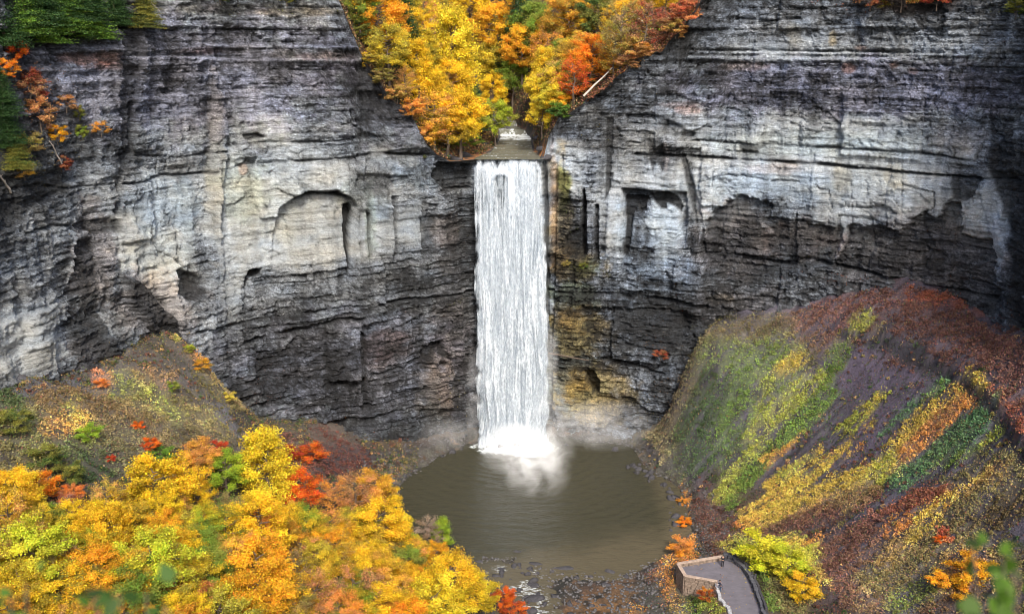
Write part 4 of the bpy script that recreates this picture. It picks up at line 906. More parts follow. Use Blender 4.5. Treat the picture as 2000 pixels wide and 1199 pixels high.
def stream_mat():
    m, nt, out = nmat('creek_water')
    p = N(nt, 'ShaderNodeBsdfPrincipled', Roughness=0.2, IOR=1.33)
    fo = mapped_noise(nt, (1.6, .7, 1), 1.5, 5, .75); at = N(nt, 'ShaderNodeVertexColor', _layer_name='col')
    sp = N(nt, 'ShaderNodeSeparateColor'); L(nt, at.outputs[0], sp.inputs[0])
    f = maprange(nt, math2(nt, 'ADD', fo.outputs[0], sp.outputs[0]), .93, 1.1, 0, 1)
    mx = N(nt, 'ShaderNodeMix', _data_type='RGBA'); mx.inputs[6].default_value = (.13, .13, .10, 1); mx.inputs[7].default_value = (.66, .70, .70, 1)
    L(nt, f, mx.inputs[0]); L(nt, mx.outputs[2], p.inputs['Base Color'])
    b = N(nt, 'ShaderNodeBump', Strength=.6, Distance=.3); L(nt, fo.outputs[0], b.inputs['Height']); L(nt, b.outputs[0], p.inputs['Normal'])
    L(nt, p.outputs[0], out.inputs[0]); return m
M_WATER = water_mat(); M_STREAM = stream_mat()
def build_water():
    gx = np.arange(-34, 36, .32); gy = np.arange(78, 184, .32); X, Y = np.meshgrid(gx, gy, indexing='ij')
    d = np.hypot((X - 0.8) / 1.5, Y - 176.5)
    foam = sm(9.5, 1.5, d + 2.6 * fbm(X / 2.2, Y / 2, 4, 617)) * .8 + .12 * sm(4, 0, np.hypot((X + 17) / 3, (Y - 152) / 1.0)) * 2
    rif = sm(137, 131, Y) * sm(7, 2, np.abs(X - creek_x(Y) - 1)) * .42 * sm(-.3, .2, fbm(X / 2.2, Y / 1.2, 3, 616))
    rif = rif + .06 * (rif > 0)
    foam = np.maximum(foam, rif)
    Z = water_z(X, Y) + .05 * fbm(X, Y, 3, 600) * sm(136, 130, Y)
    rr = np.hypot(X - .8, Y - 177) + 1.5 * fbm(X / 6, Y / 6, 3, 601)
    Z = Z + sm(131, 138, Y) * (.085 * np.sin(rr * 2.9) * (.4 + .6 * fbm(X / 5, Y / 5, 2, 602)) + .07 * fbm(X / 1.4, Y / .55, 3, 603))
    shal = sm(146, 136, Y + .35 * (18 - X) + 3 * fbm(X / 4, Y / 4, 3, 604)) * .8 + .5 * sm(24, 28, X)
    foam = np.stack([foam, np.clip(shal, 0, 1), foam * 0], -1).reshape(-1, 3)
    o = mesh_np('water', np.stack([X, Y, Z], -1).reshape(-1, 3), grid_faces(len(gx), len(gy)), M_WATER, foam, smooth=True)
    tag(o, 'olive brown plunge pool with white foam below the fall', 'water', kind='structure')
    # stream above the lip, dropping over low steps
    Yv = np.arange(182.2, 262, .4); U = np.linspace(-1, 1, 40)
    xc = np.interp(Yv, [183, 190, 215, 235, 260], [-0.6, -.1, 0.9, -4, -16]); w = np.interp(Yv, [182, 186, 192, 205, 215, 222, 260], [6.8, 6.2, 4.2, 3.6, 3.3, 2.6, 2.6])
    X = xc[:, None] + U * w[:, None]; Y = np.repeat(Yv[:, None], 40, 1)
    Z = z_up(xc, Yv)[:, None] + .16 + 0 * X + .05 * fbm(X, Y / 2, 3, 610)
    f = .26 * sm(.4, .75, vnoise(X / 3.5, Y / 1.1, 612)) + .36 * sm(207, 211, Y + 2 * fbm(X / 1.5, Y / 2, 3, 613)) * sm(221, 216, Y + 2 * fbm(X, Y / 2, 3, 614)) + .16
    Z = Z - .05 * np.floor((Y + .8 * fbm(X / 2, Y / 9, 3, 615)) / 1.7 % 2)
    o = mesh_np('stream', np.stack([X, Y, Z], -1).reshape(-1, 3), grid_faces(len(Yv), 40)[:, ::-1], M_STREAM, f.reshape(-1), smooth=True)
    tag(o, 'shallow stream sliding over rock steps to the lip of the fall', 'stream', kind='structure')
build_water()

def fall_mat():
    m, nt, out = nmat('falling_water')
    at = N(nt, 'ShaderNodeVertexColor', _layer_name='col')
    sp = N(nt, 'ShaderNodeSeparateColor'); L(nt, at.outputs[0], sp.inputs[0])
    a = mapped_noise(nt, (1.1, .5, .09), 1.0, 5, .72, .7); b = mapped_noise(nt, (2.2, 2, .8), 1.4, 4, .75)
    s = math2(nt, 'ADD', math2(nt, 'MULTIPLY', a.outputs[0], .75), math2(nt, 'MULTIPLY', b.outputs[0], .45))
    alpha = maprange(nt, math2(nt, 'ADD', s, sp.outputs[0]),   .52, .78, 0, 1)
    d = N(nt, 'ShaderNodeBsdfPrincipled', Roughness=.55); 
    mx = N(nt, 'ShaderNodeMix', _data_type='RGBA'); mx.inputs[6].default_value = (.24, .31, .38, 1); mx.inputs[7].default_value = (.74, .79, .83, 1)
    L(nt, maprange(nt, math2(nt, 'ADD', s, math2(nt, 'MULTIPLY', sp.outputs[0], .5)), .48, .80, 0, 1), mx.inputs[0]); L(nt, mx.outputs[2], d.inputs['Base Color'])
    bp = N(nt, 'ShaderNodeBump', Strength=.5, Distance=.5); L(nt, s, bp.inputs['Height']); L(nt, bp.outputs[0], d.inputs['Normal'])
    tl = N(nt, 'ShaderNodeBsdfTranslucent'); L(nt, mx.outputs[2], tl.inputs[0])
    m1 = N(nt, 'ShaderNodeMixShader'); m1.inputs[0].default_value = .3; L(nt, d.outputs[0], m1.inputs[1]); L(nt, tl.outputs[0], m1.inputs[2])
    tr = N(nt, 'ShaderNodeBsdfTransparent'); m2 = N(nt, 'ShaderNodeMixShader'); L(nt, alpha, m2.inputs[0]); L(nt, tr.outputs[0], m2.inputs[1]); L(nt, m1.outputs[0], m2.inputs[2])
    L(nt, m2.outputs[0], out.inputs[0]); return m
M_FALL = fall_mat()
def build_fall():
    nu, nt_ = 150, 320
    u = np.linspace(0, 1, nu)[:, None]; t = np.linspace(0, 1, nt_)[None, :]
    Vs = []; Fs = []; Cs = []; off = 0
    for layer, (dy, cov) in enumerate(((0.0, .06), (0.9, .20), (-.6, -.05))):
        xl = -7.2 + .4 * t + .9 * fbm(t * 9, t * 0 + layer * 5, 4, 700 + layer) * (.15 + t)
        xr = 6.0 + 1.6 * t + 1.0 * fbm(t * 8, t * 0 + 9 + layer, 4, 703 + layer) * (.15 + t)
        X = xl + (xr - xl) * u
        fall = np.sqrt(t) * (1 + .10 * fbm(u * 5, t * 0, 2, 731))
        Y = 182.9 - .8 * sm(0, .015, t) - 5.0 * fall + dy + (.55 * fbm(u * 22, t * 3, 3, 710 + layer) + .5 * np.abs(u - .5) ** 2 * 4) * sm(0, .1, t)
        Z = 56.5 - 56.6 * t + .28 * fbm(u * 6, t * 0, 3, 741) * sm(.05, 0, t)
        Z = np.where(t < .012, 56.5 - 56.6 * t * (t / .012), Z)
        c = cov + .14 * sm(0, .6, t) + .34 * fbm(u * 7 + .3 * np.sin(t * 5), t * 1.6, 4, 720) * sm(1.1, .0, t) + .2 * sm(.93, 1, t)
        edge = np.minimum(u, 1 - u); c = c - .42 * sm(.10, 0, edge) * (.4 + vnoise(u * 0, t * 30, 77))
        px, py = proj(X, Y, Z)
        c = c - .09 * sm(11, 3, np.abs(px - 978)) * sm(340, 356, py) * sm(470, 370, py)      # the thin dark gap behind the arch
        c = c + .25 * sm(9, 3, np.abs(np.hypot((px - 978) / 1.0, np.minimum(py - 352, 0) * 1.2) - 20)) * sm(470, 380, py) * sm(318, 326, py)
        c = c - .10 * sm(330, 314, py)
        Vs.append(np.stack([X, Y, Z], -1).reshape(-1, 3)); Cs.append((c + 0 * u).reshape(-1)); Fs.append(grid_faces(nu, nt_) + off); off += nu * nt_
    # spray thrown outward where the water lands
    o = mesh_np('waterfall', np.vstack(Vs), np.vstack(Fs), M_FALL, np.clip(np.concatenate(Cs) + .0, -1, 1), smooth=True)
    tag(o, 'tall white waterfall dropping straight from the notch into the pool', 'waterfall', kind='structure')
build_fall()

def mist_mat():
    m, nt, out = nmat('spray_mist')
    v = N(nt, 'ShaderNodeVolumePrincipled'); v.inputs['Color'].default_value = (.97, .985, 1, 1); v.inputs['Anisotropy'].default_value = -.35
    g = N(nt, 'ShaderNodeNewGeometry'); tot = None
    for c, r, s in (((.8, 174.5, 1.5), (7.5, 5.0, 4.5), .20), ((7.5, 176, 6), (4.5, 4, 10), .06), ((3, 170, 1.5), (10, 10, 5), .07), ((-13, 175, 3), (8, 3.5, 4), .03), ((17, 176, 4.5), (12, 4.5, 6), .05),
                    ((7.6, 180, 17), (2.0, 3, 8), .06), ((4.5, 164, 1.5), (7, 13, 3.5), .06), ((-7.6, 178, 9), (2.0, 4, 12), .05)):
        a = N(nt, 'ShaderNodeVectorMath', _operation='SUBTRACT'); a.inputs[1].default_value = c; L(nt, g.outputs['Position'], a.inputs[0])
        b = N(nt, 'ShaderNodeVectorMath', _operation='DIVIDE'); b.inputs[1].default_value = r; L(nt, a.outputs[0], b.inputs[0])
        l = N(nt, 'ShaderNodeVectorMath', _operation='LENGTH'); L(nt, b.outputs[0], l.inputs[0])
        f = maprange(nt, l.outputs['Value'], .1, 1.0, s, 0.0)
        tot = f if tot is None else math2(nt, 'ADD', tot, f)
    n = mapped_noise(nt, (.2, .2, .28), 1.0, 4, .6, .8)
    L(nt, math2(nt, 'MULTIPLY', tot, maprange(nt, n.outputs[0], .40, .60, .05, 2.0)), v.inputs['Density'])
    L(nt, v.outputs[0], out.inputs['Volume']); return m
def build_mist():
    mb = MB(); mb.box((2, 170.5, 12.5), (60, 36, 25.6))
    o = mb.build('mist', mist_mat()); tag(o, 'white spray drifting from the foot of the fall over the pool', 'mist', kind='stuff')
build_mist()
# ------------------------------------------------------------------ trees: prototypes (trunk with limbs, leafy crown)
def crown_mesh(kind, seed):
    r = np.random.default_rng(seed); C = []; R = []
    H = {'round': 11, 'tall': 13, 'wide': 10, 'sparse': 12, 'shrub': 3.2, 'conifer': 14}[kind]
    P = []; A = []; Nn = []
    if kind == 'conifer':
        nb = 34
        for i in range(nb):
            t = i / nb; z = .03 + .95 * t; L_ = .26 * (1 - t) ** .8 + .02; m = max(4, int(9 * (1 - t)) + 3)
            for j in range(m):
                th = r.uniform(0, 6.283); Lb = L_ * r.uniform(.6, 1.15); nn = int(34 + 260 * Lb)
                q = r.random(nn) ** .7; sp_ = r.normal(size=(nn, 3)) * np.array([.016, .016, .008])
                sp_[:, :2] *= (1 + 2.2 * q[:, None])
                p = np.c_[math.cos(th) * q * Lb, math.sin(th) * q * Lb, z - .10 * Lb / .26 * q ** 1.5 * .5] + sp_
                P.append(p); c = r.random(); A.append(np.c_[np.full(nn, c), r.random(nn), .35 + .6 * r.random(nn) * (.5 + .5 * q)]); Nn.append(np.tile((0, 0, 1.), (nn, 1)))
    else:
        nl, zc, rz, rx, ns, per = {'round': (24, .63, .37, .40, 8, 125), 'tall': (26, .55, .45, .25, 7, 125), 'wide': (22, .64, .32, .47, 8, 130), 'sparse': (22, .58, .40, .36, 7, 46), 'shrub': (11, .48, .48, .46, 7, 110)}[kind]
        subs = []
        for i in range(nl):
            az = i * 2.4 + r.uniform(-.4, .4); zz = -.75 + 1.72 * ((i + .5) / nl) ** .85; rr_ = math.sqrt(max(.02, 1 - zz * zz)) * r.uniform(.72, 1.12)
            if kind == 'tall': rr_ *= 1.15 - .5 * (zz * .5 + .5)
            e = np.array([math.cos(az) * rr_ * rx, math.sin(az) * rr_ * rx, zc + zz * rz * r.uniform(.9, 1.05)])
            b = np.array([0, 0, max(.12, min(e[2] - .12, zc + .25))]); C.append(e); R.append(b); cv = r.random(); vv = r.uniform(.3, .8)
            for k in range(ns):
                t = r.uniform(.4, 1.0); o0 = b + (e - b) * t; out = (e - b) / (np.linalg.norm(e - b) + 1e-6)
                d = out * .7 + r.normal(size=3) * .55 + np.array([0, 0, .25]); d /= np.linalg.norm(d); ln = r.uniform(.07, .15) * (1.5 if kind == 'shrub' else 1)
                subs.append((o0, o0 + d * ln, cv * .6 + .4 * r.random(), np.clip(vv + r.normal() * .16, 0, 1)))
        for a_, b_, cv, vv in subs:
            nn = int(per * r.uniform(.6, 1.4)); q = r.random(nn)[:, None] ** .8
            sp_ = r.normal(size=(nn, 3)) * np.array([.030, .030, .015]) * (.6 + .7 * q) * (1.4 if kind == 'shrub' else 1)
            P.append(a_ + (b_ - a_) * q + sp_); A.append(np.c_[np.clip(cv + .18 * r.normal(size=nn), 0, 1), r.random(nn), np.clip(vv + .2 * r.normal(size=nn), 0, 1)])
            Nn.append(np.tile((b_ - a_) / np.linalg.norm(b_ - a_) * .5 + np.array([0, 0, .7]), (nn, 1)))
    P = np.vstack(P) * H; A = np.vstack(A); Nn = np.vstack(Nn)
    V, F = leaf_quads(P, {'shrub': .115, 'sparse': .20, 'conifer': .24}.get(kind, .21), .35, seed, Nn)
    o = mesh_np('crown', V, F, M_LEAF, np.repeat(A, 4, 0), link=False)
    # trunk and limbs
    mb = MB(); r0 = H * (.020 if kind != 'shrub' else .014)
    bend = [(r.normal() * .02 * H, r.normal() * .02 * H) for _ in range(5)]
    zt = {'round': .7, 'tall': .85, 'wide': .6, 'sparse': .9, 'shrub': .5, 'conifer': .97}[kind]
    pts = [(0, 0, -.35)] + [(bend[i][0] * (i + 1) / 3, bend[i][1] * (i + 1) / 3, H * zt * (i + 1) / 5) for i in range(5)]
    mb.tube(pts, [r0 * 1.5, r0 * 1.1, r0 * .9, r0 * .7, r0 * .45, r0 * .15], 7)
    if kind != 'conifer':
        for e, b in zip(C, R):
            e = Vector(e) * H; b = Vector(b) * H; b.x, b.y = bend[2][0] * b.z / H, bend[2][1] * b.z / H
            mid = (b + e) * .5 + Vector((0, 0, -.02 * H)); mb.tube([b, mid, e], [r0 * .42, r0 * .26, r0 * .07], 5)
        for a_, b_, _c1, _c2 in subs[::(1 if kind == 'sparse' else 3)]:
            mb.tube([Vector(a_) * H, Vector(b_) * H], [r0 * .14, r0 * .04], 4)
    t = mb.build('trunk', M_BARK, link=False)
    return o, t, H
PROTO = {}
for kind, k in (('round', 4), ('tall', 2), ('wide', 3), ('sparse', 3), ('shrub', 4), ('conifer', 2)):
    PROTO[kind] = [crown_mesh(kind, 1000 + 17 * j + len(kind) * 31) for j in range(k)]
_cnt = {}
def plant(kind, base, width, height, c1, c2, label, group, name, cat, lean=0.0):
    j = _cnt.get(kind, 0); _cnt[kind] = j + 1
    cr, tr, H = PROTO[kind][j % len(PROTO[kind])]
    wid = {'round': .9, 'tall': .6, 'wide': 1.02, 'sparse': .8, 'shrub': 1.05, 'conifer': .55}[kind]
    e = empty(name, base, rng.uniform(0, 6.28))
    s = width / (wid * H); e.scale = (s, s, height / H)
    if lean: e.rotation_euler = (lean * .5, lean, e.rotation_euler[2])
    for src in (cr, tr):
        o = src.copy(); COL.objects.link(o); o.parent = e
        if src is cr:
            o.color = (*c1, 1); o['second_colour'] = [float(v) for v in c2]
    tag(e, label, cat, group)
    return e
Y1 = (.92, .66, .03); Y2 = (.90, .76, .06); GO = (.92, .56, .03); O1 = (.90, .40, .03); O2 = (.90, .24, .02); R1 = (.72, .09, .02); R2 = (.42, .06, .03)
LG = (.50, .62, .04); G1 = (.20, .36, .04); G2 = (.055, .12, .03); G3 = (.022, .055, .018); PK = (.80, .36, .13); BR = (.40, .25, .12); OL = (.36, .33, .06); GB = (.45, .36, .30)
def ray_hit(px, py_top, wpx, asp, upper):
    a, b, c = ray(px, py_top)
    t = np.arange(60 if not upper else 165, 190 if not upper else 330, .35)
    X = a * t; Y = b * t; Z = CAM_Z + c * t
    cy = curve_y(X)
    if upper: g = z_up(X, Y); ok = Y > cy + (2.2 if asp > 1 else .5)
    else: g = ground(X, Y); ok = Y < cy - 1.0
    w = wpx * t / FPX; hit = np.where(ok & (Z - g <= w * asp) & (Z > g))[0]
    if not len(hit):
        return None
    i = hit[0]
    return (X[i], Y[i], g[i]), w[i], max(Z[i] - g[i], w[i] * .7)
ASP = {'round': 1.45, 'tall': 2.1, 'wide': 1.2, 'sparse': 1.6, 'shrub': .8, 'conifer': 2.1}
FOREST = [ # top x, y, crown width px, kind, colours, label
    (18, 918, 90, 'round', GO, Y1, 'golden orange tree at the left edge, above the tall lime tree'),
    (66, 921, 74, 'wide', O2, O1, 'vivid orange-red maple second from the left edge at the top of the lower forest'),
    (134, 948, 46, 'wide', PK, O2, 'small salmon pink tree right of the orange-red maple'),
    (202, 938, 62, 'sparse', PK, Y2, 'thin peach coloured tree between the pink tree and the big golden maple'),
    (298, 896, 128, 'wide', Y1, GO, 'big golden yellow maple with layered crown, left of the lime green tree'),
    (386, 860, 66, 'round', PK, GO, 'peach orange crown just above and left of the lime green tree'),
    (425, 862, 34, 'shrub', R2, R1, 'little dark red crown between the peach crown and the yellow cone-shaped tree'),
    (438, 884, 74, 'round', LG, G1, 'lime green tree, greenest crown at the top of the lower forest'),
    (480, 880, 56, 'sparse', Y2, OL, 'thin yellow-green tree touching the left side of the cone-shaped tree'),
    (514, 838, 96, 'tall', Y2, Y1, 'tall cone-shaped bright yellow tree, highest tip of the lower forest'),
    (576, 920, 80, 'round', O2, R1, 'red-orange maple with green below, right of the cone-shaped yellow tree'),
    (580, 990, 70, 'round', G1, OL, 'green tree directly under the red-orange maple'),
    (602, 868, 54, 'shrub', R2, O2, 'dark red sumac clump near the shale slope, above the red-orange maple'),
    (560, 872, 40, 'shrub', R2, R1, 'maroon sumac clump beside the tip of the yellow cone-shaped tree'),
    (650, 940, 62, 'sparse', PK, O1, 'half bare pinkish tree right of the red-orange maple'),
    (690, 925, 76, 'sparse', PK, BR, 'half bare peach tree at the upper right of the lower forest'),
    (728, 922, 74, 'round', GO, PK, 'orange gold tree, nearest crown to the left end of the pool'),
    (756, 950, 46, 'round', Y1, GO, 'small golden crown overhanging the left shore of the pool'),
    (742, 985, 100, 'round', Y1, GO, 'bright yellow tree leaning over the left pool shore'),
    (776, 1005, 64, 'wide', Y1, Y2, 'pure yellow crown beside the grey bare tree at the pool'),
    (835, 1012, 50, 'sparse', GB, BR, 'grey leafless looking tree at the lower left of the pool'),
    (862, 1012, 36, 'tall', G1, LG, 'slim green poplar standing at the lower left shore of the pool'),
    (792, 1070, 66, 'round', OL, G1, 'olive green tree below the grey bare tree'),
    (730, 1072, 84, 'round', Y1, PK, 'yellow tree left of the olive green tree near the pool'),
    (848, 1060, 50, 'wide', O1, GO, 'small orange crown under the slim green poplar'),
    (880, 1090, 100, 'round', Y1, GO, 'yellow gold tree nearest to the creek outlet'),
    (925, 1125, 86, 'wide', Y1, Y2, 'bright yellow spreading tree beside the creek'),
    (985, 1148, 44, 'wide', O2, R1, 'red-orange tree at the right tip of the lower forest by the creek'),
    (1002, 1176, 40, 'shrub', O2, R2, 'red-orange bush at the creek, rightmost growth of the lower forest'),
    (845, 1140, 120, 'wide', Y1, Y2, 'broad clear yellow crown at the bottom edge, left of the creek'),
    (640, 1000, 76, 'sparse', PK, GO, 'thin pinkish orange tree in the middle right of the forest'),
    (500, 974, 110, 'round', GO, Y1, 'large amber crown below the cone-shaped yellow tree'),
    (440, 988, 84, 'wide', Y1, GO, 'rich yellow crown left of the large amber crown'),
    (375, 935, 62, 'round', GO, Y1, 'amber crown tucked between the big golden maple and the lime green tree'),
    (188, 985, 96, 'round', GO, Y1, 'orange-yellow tree below the thin peach tree'),
    (92, 992, 66, 'round', G1, OL, 'dull green tree in the dip under the vivid orange-red maple'),
    (126, 965, 50, 'sparse', GB, R2, 'bare grey-brown tree under the small salmon pink tree'),
    (14, 978, 70, 'wide', Y1, GO, 'golden crown at the left edge just above the tall lime tree'),
    (52, 1028, 128, 'round', Y2, LG, 'tall lime yellow tree near the left edge of the photo'),
    (165, 1074, 108, 'round', O1, GO, 'strong orange tree right of the tall lime yellow tree'),
    (286, 1045, 146, 'wide', Y2, LG, 'large lemon yellow flat-topped tree over a green lower crown'),
    (262, 1100, 110, 'round', G1, OL, 'green tree under the large lemon yellow crown'),
    (385, 1030, 80, 'round', OL, G1, 'dark olive tree in the gap right of the lemon yellow crown'),
    (350, 1000, 74, 'sparse', OL, Y2, 'thin yellow-green tree under the big golden maple'),
    (500, 1064, 126, 'round', O1, GO, 'orange tree in the middle of the forest, below the large amber crown'),
    (425, 1062, 70, 'sparse', BR, OL, 'brown thinning tree left of the middle orange tree'),
    (632, 1036, 74, 'round', O1, GO, 'upright orange tree left of the pool side thicket'),
    (585, 1045, 64, 'sparse', PK, OL, 'thin peach and olive tree between two orange trees'),
    (352, 1128, 100, 'wide', PK, O2, 'pink-orange crown near the bottom edge, right of the blurred leaves'),
    (498, 1116, 118, 'round', GO, O1, 'orange gold tree at the bottom edge under the middle orange tree'),
    (425, 1158, 130, 'wide', Y2, OL, 'pale yellow-green crown at the bottom edge of the photo'),
    (105, 1108, 110, 'round', Y1, GO, 'gold tree at the bottom left, in front of the tall lime yellow tree'),
    (610, 1120, 90, 'sparse', PK, BR, 'pinkish bare-branched tree at the bottom edge'),
    (690, 1115, 96, 'sparse', BR, PK, 'brown half bare tree left of the bottom yellow crowns'),
    (745, 1150, 96, 'round', GO, Y1, 'amber tree at the bottom edge between brown and yellow crowns'),
    (160, 1150, 96, 'wide', Y1, Y2, 'yellow crown at the bottom edge beneath the strong orange tree'),
    (236, 1160, 80, 'round', O1, GO, 'orange crown at the bottom edge behind the blurred leaves'),
    (20, 1130, 90, 'round', GO, Y2, 'dark gold tree in the bottom left corner'),
    (560, 1150, 80, 'round', OL, BR, 'brownish olive tree at the bottom edge'),
    (660, 1165, 90, 'round', O1, PK, 'orange pink tree at the bottom edge'), (795, 1175, 90, 'round', O2, GO, 'red-orange crown on the bottom edge under the broad yellow crown'),
    (268, 822, 22, 'shrub', R1, O2, 'scarlet sumac on the left slope, farther up of the two'), (292, 856, 32, 'shrub', R1, O2, 'scarlet sumac just above the big golden maple'), (216, 888, 18, 'shrub', R1, R2, 'small crimson bush on the slope above the pink tree'),
    (312, 872, 46, 'shrub', G2, G1, 'dark green bush beside the scarlet sumac'), (85, 870, 60, 'shrub', G2, OL, 'dark green bush on the left slope above the orange-red maple'),
    (170, 830, 44, 'shrub', LG, G1, 'light green bush in the middle of the left slope'), (130, 905, 60, 'shrub', OL, G2, 'olive bush on the slope above the salmon pink tree'),
    (20, 800, 60, 'shrub', G2, OL, 'dark green bush at the left edge under the cliff'), (195, 740, 26, 'shrub', PK, O2, 'salmon bush at the very foot of the left cliff'), (335, 745, 26, 'shrub', G1, OL, 'green bush on the grey ridge of the left slope'),
    (392, 700, 34, 'shrub', O1, OL, 'orange-brown bush high on the ridge below the left cliff'), (368, 672, 20, 'shrub', LG, OL, 'yellow-green bush at the top of the ridge'), (446, 765, 26, 'shrub', BR, Y2, 'tan bush at the right side of the ridge'),
    (1840, 1046, 22, 'shrub', R1, O2, 'scarlet bush low on the right slope'), (1905, 1085, 70, 'shrub', O1, GO, 'orange bush behind the blurred green leaves at lower right'), (1860, 1120, 60, 'shrub', GO, O1, 'amber bush at the lower right edge of the slope'),
    (1486, 1048, 84, 'shrub', (.62, .68, .03), Y2, 'wide bright yellow-green shrub thicket behind the stone platform'), (1540, 1072, 70, 'shrub', Y2, LG, 'yellow shrub right of the thicket behind the platform'),
    (1333, 972, 20, 'shrub', O1, PK, 'small orange shrub at the right shore of the pool, highest of three'), (1338, 1010, 26, 'shrub', O1, O2, 'orange shrub at the right shore of the pool, middle of three'), (1330, 1052, 44, 'shrub', O1, PK, 'broad orange shrub by the pool outlet just above the platform'),
    (1570, 1125, 60, 'shrub', Y1, GO, 'golden shrub right of the dry stone wall'), (1380, 1150, 30, 'shrub', R2, O1, 'rusty bush against the retaining wall of the platform'),
]
VALLEY = [
    (905, 222, 56, 'shrub', GO, OL, 'golden bush directly over the brink left of the fall'), (862, 250, 46, 'shrub', O1, OL, 'orange bush at the left end of the brink ledge'), (890, 258, 44, 'shrub', OL, G1, 'olive bush drooping over the dark undercut left of the fall'), (925, 262, 34, 'shrub', G1, OL, 'green bush nearest the stream on the left brink'),
    (1072, 130, 62, 'round', Y2, GO, 'yellow tree leaning over the right bank of the stream'), (1098, 182, 44, 'shrub', GO, O1, 'amber bush on the rock shoulder right of the stream'), (1060, 190, 44, 'round', GO, Y2, 'small orange-yellow tree lowest on the right bank'),
    (700, 40, 44, 'shrub', OL, G2, 'olive bush clinging to the left rim of the notch'), (722, 96, 40, 'shrub', GO, OL, 'golden bush on the left rim of the notch'), (745, 140, 46, 'shrub', OL, BR, 'brownish bush halfway down the left rim of the notch'), (775, 180, 50, 'shrub', PK, OL, 'peach bush lower on the left rim of the notch'), (805, 212, 50, 'shrub', PK, O1, 'pinkish orange bush low on the left rim'), (832, 245, 46, 'shrub', GO, PK, 'amber bush low on the left rim near the brink'),
    (1150, 150, 36, 'shrub', OL, PK, 'olive pink scrub on the right rim above the rock shoulder'), (1225, 118, 40, 'shrub', PK, BR, 'pink brown scrub on the right rim below the light green bush'), (1255, 92, 40, 'shrub', BR, O1, 'brown scrub on the right rim'), (1320, 60, 44, 'shrub', PK, OL, 'pink scrub beside the dark cliff corner on the right rim'),
    (738, -30, 84, 'round', GO, O1, 'big orange gold tree at the left rim of the notch'), (700, -20, 50, 'round', OL, G1, 'olive tree at the very left of the notch, against the cliff corner'),
    (756, 46, 66, 'round', OL, Y1, 'olive and yellow tree below the big orange gold tree'), (790, -20, 60, 'conifer', G2, G3, 'dark green conifer behind the left notch trees'),
    (815, 76, 52, 'tall', GO, Y1, 'amber upright tree above the lip, left of the tall yellow one'), (826, 30, 46, 'sparse', GB, PK, 'grey thinning tree beside the tall yellow tree'),
    (884, 16, 76, 'tall', Y2, Y1, 'tall lemon yellow tree in the middle left of the notch'), (922, -26, 66, 'round', GO, Y1, 'orange-yellow crown cut by the top edge of the photo'),
    (974, 10, 72, 'round', O1, GO, 'orange crown in the centre of the notch'), (1020, 50, 64, 'round', GO, O1, 'amber tree right of the central orange crown'),
    (962, 80, 66, 'round', OL, Y1, 'olive yellow tree under the central orange crown'), (1002, 120, 50, 'round', OL, G1, 'green-gold tree in the shade right of the stream line'),
    (876, 120, 60, 'round', Y1, GO, 'yellow tree directly below the tall lemon yellow tree'), (832, 130, 50, 'round', Y1, GO, 'yellow-orange tree on the left slope of the notch'),
    (790, 130, 40, 'sparse', PK, OL, 'thin peach tree on the rock edge left of the notch'), (845, 180, 76, 'sparse', PK, GO, 'thin orange tree near the left edge above the lip'),
    (898, 178, 84, 'round', GO, Y1, 'golden tree standing just above the left of the lip'), (872, 212, 74, 'round', OL, GO, 'olive gold bushy tree at the brink left of the fall'),
    (930, 160, 34, 'conifer', G2, (.08, .18, .10), 'small blue-green hemlock beside the stream'), (926, 232, 36, 'shrub', (.09, .20, .12), G2, 'blue-green bush hanging over the brink left of the stream'),
    (960, 150, 46, 'round', GO, Y1, 'small amber tree above the stream bend'), (968, 196, 60, 'wide', LG, OL, 'low green-yellow spreading tree over the stream bend'),
    (1064, 92, 46, 'tall', Y2, GO, 'narrow yellow tree right of the stream'), (1050, 140, 40, 'round', GO, Y2, 'orange-yellow tree by the right bank of the stream'), (1078, 160, 44, 'round', Y2, OL, 'pale yellow tree overhanging the right bank'),
    (1100, 76, 48, 'round', G1, OL, 'green tree among orange ones right of the stream'), (1070, 58, 54, 'sparse', O1, PK, 'thin orange tree above the narrow yellow tree'),
    (1156, 72, 60, 'round', O2, O1, 'brightest orange maple on the right side of the notch'), (1122, 112, 56, 'sparse', O2, R1, 'red-orange open crown below the bright orange maple'), (1120, 162, 34, 'shrub', O2, R1, 'small fiery bush on the rock edge right of the notch'),
    (1110, -10, 70, 'round', O1, OL, 'orange and olive crown at the top edge right of centre'), (1044, 4, 74, 'round', G1, OL, 'green tree at the top edge right of centre'), (1012, -30, 60, 'conifer', G2, G3, 'dark conifer cut by the top edge near the centre'),
    (1090, 216, 44, 'shrub', G2, G1, 'dark green bush at the right bank just above the lip'), (1170, -10, 60, 'round', G2, OL, 'dark green tree at the top edge above the bright orange maple'), (1215, 6, 74, 'sparse', BR, OL, 'brown thinning tree behind the bleached trunk'),
    (1200, 60, 50, 'sparse', OL, O1, 'olive thin tree right of the bright orange maple'), (1262, 0, 66, 'sparse', R2, BR, 'rusty bare-twigged tree near the right rim'), (1240, 80, 60, 'shrub', PK, OL, 'pinkish bush on the right rim slope'), (1278, 42, 36, 'shrub', LG, G1, 'light green bush on the right rim'),
    (1300, 30, 60, 'shrub', PK, BR, 'reddish bush right of the light green bush'), (1340, 0, 60, 'shrub', PK, R2, 'dusky pink bush high on the right rim'), (1195, 110, 46, 'shrub', O1, OL, 'orange olive bush beside the leaning pale trunk'),
]
for px, py, w, kind, c1, c2, lab in FOREST:
    h = ray_hit(px, py, w, ASP[kind], False)
    if h is None: print('MISS', lab); continue
    b, wm, hm = h
    nm, cat = ('shrub', 'shrub') if kind == 'shrub' else ('tree', 'tree')
    plant(kind, (b[0], b[1], b[2] - .1), wm * 1.32, hm, c1, c2, lab, None, nm, cat)
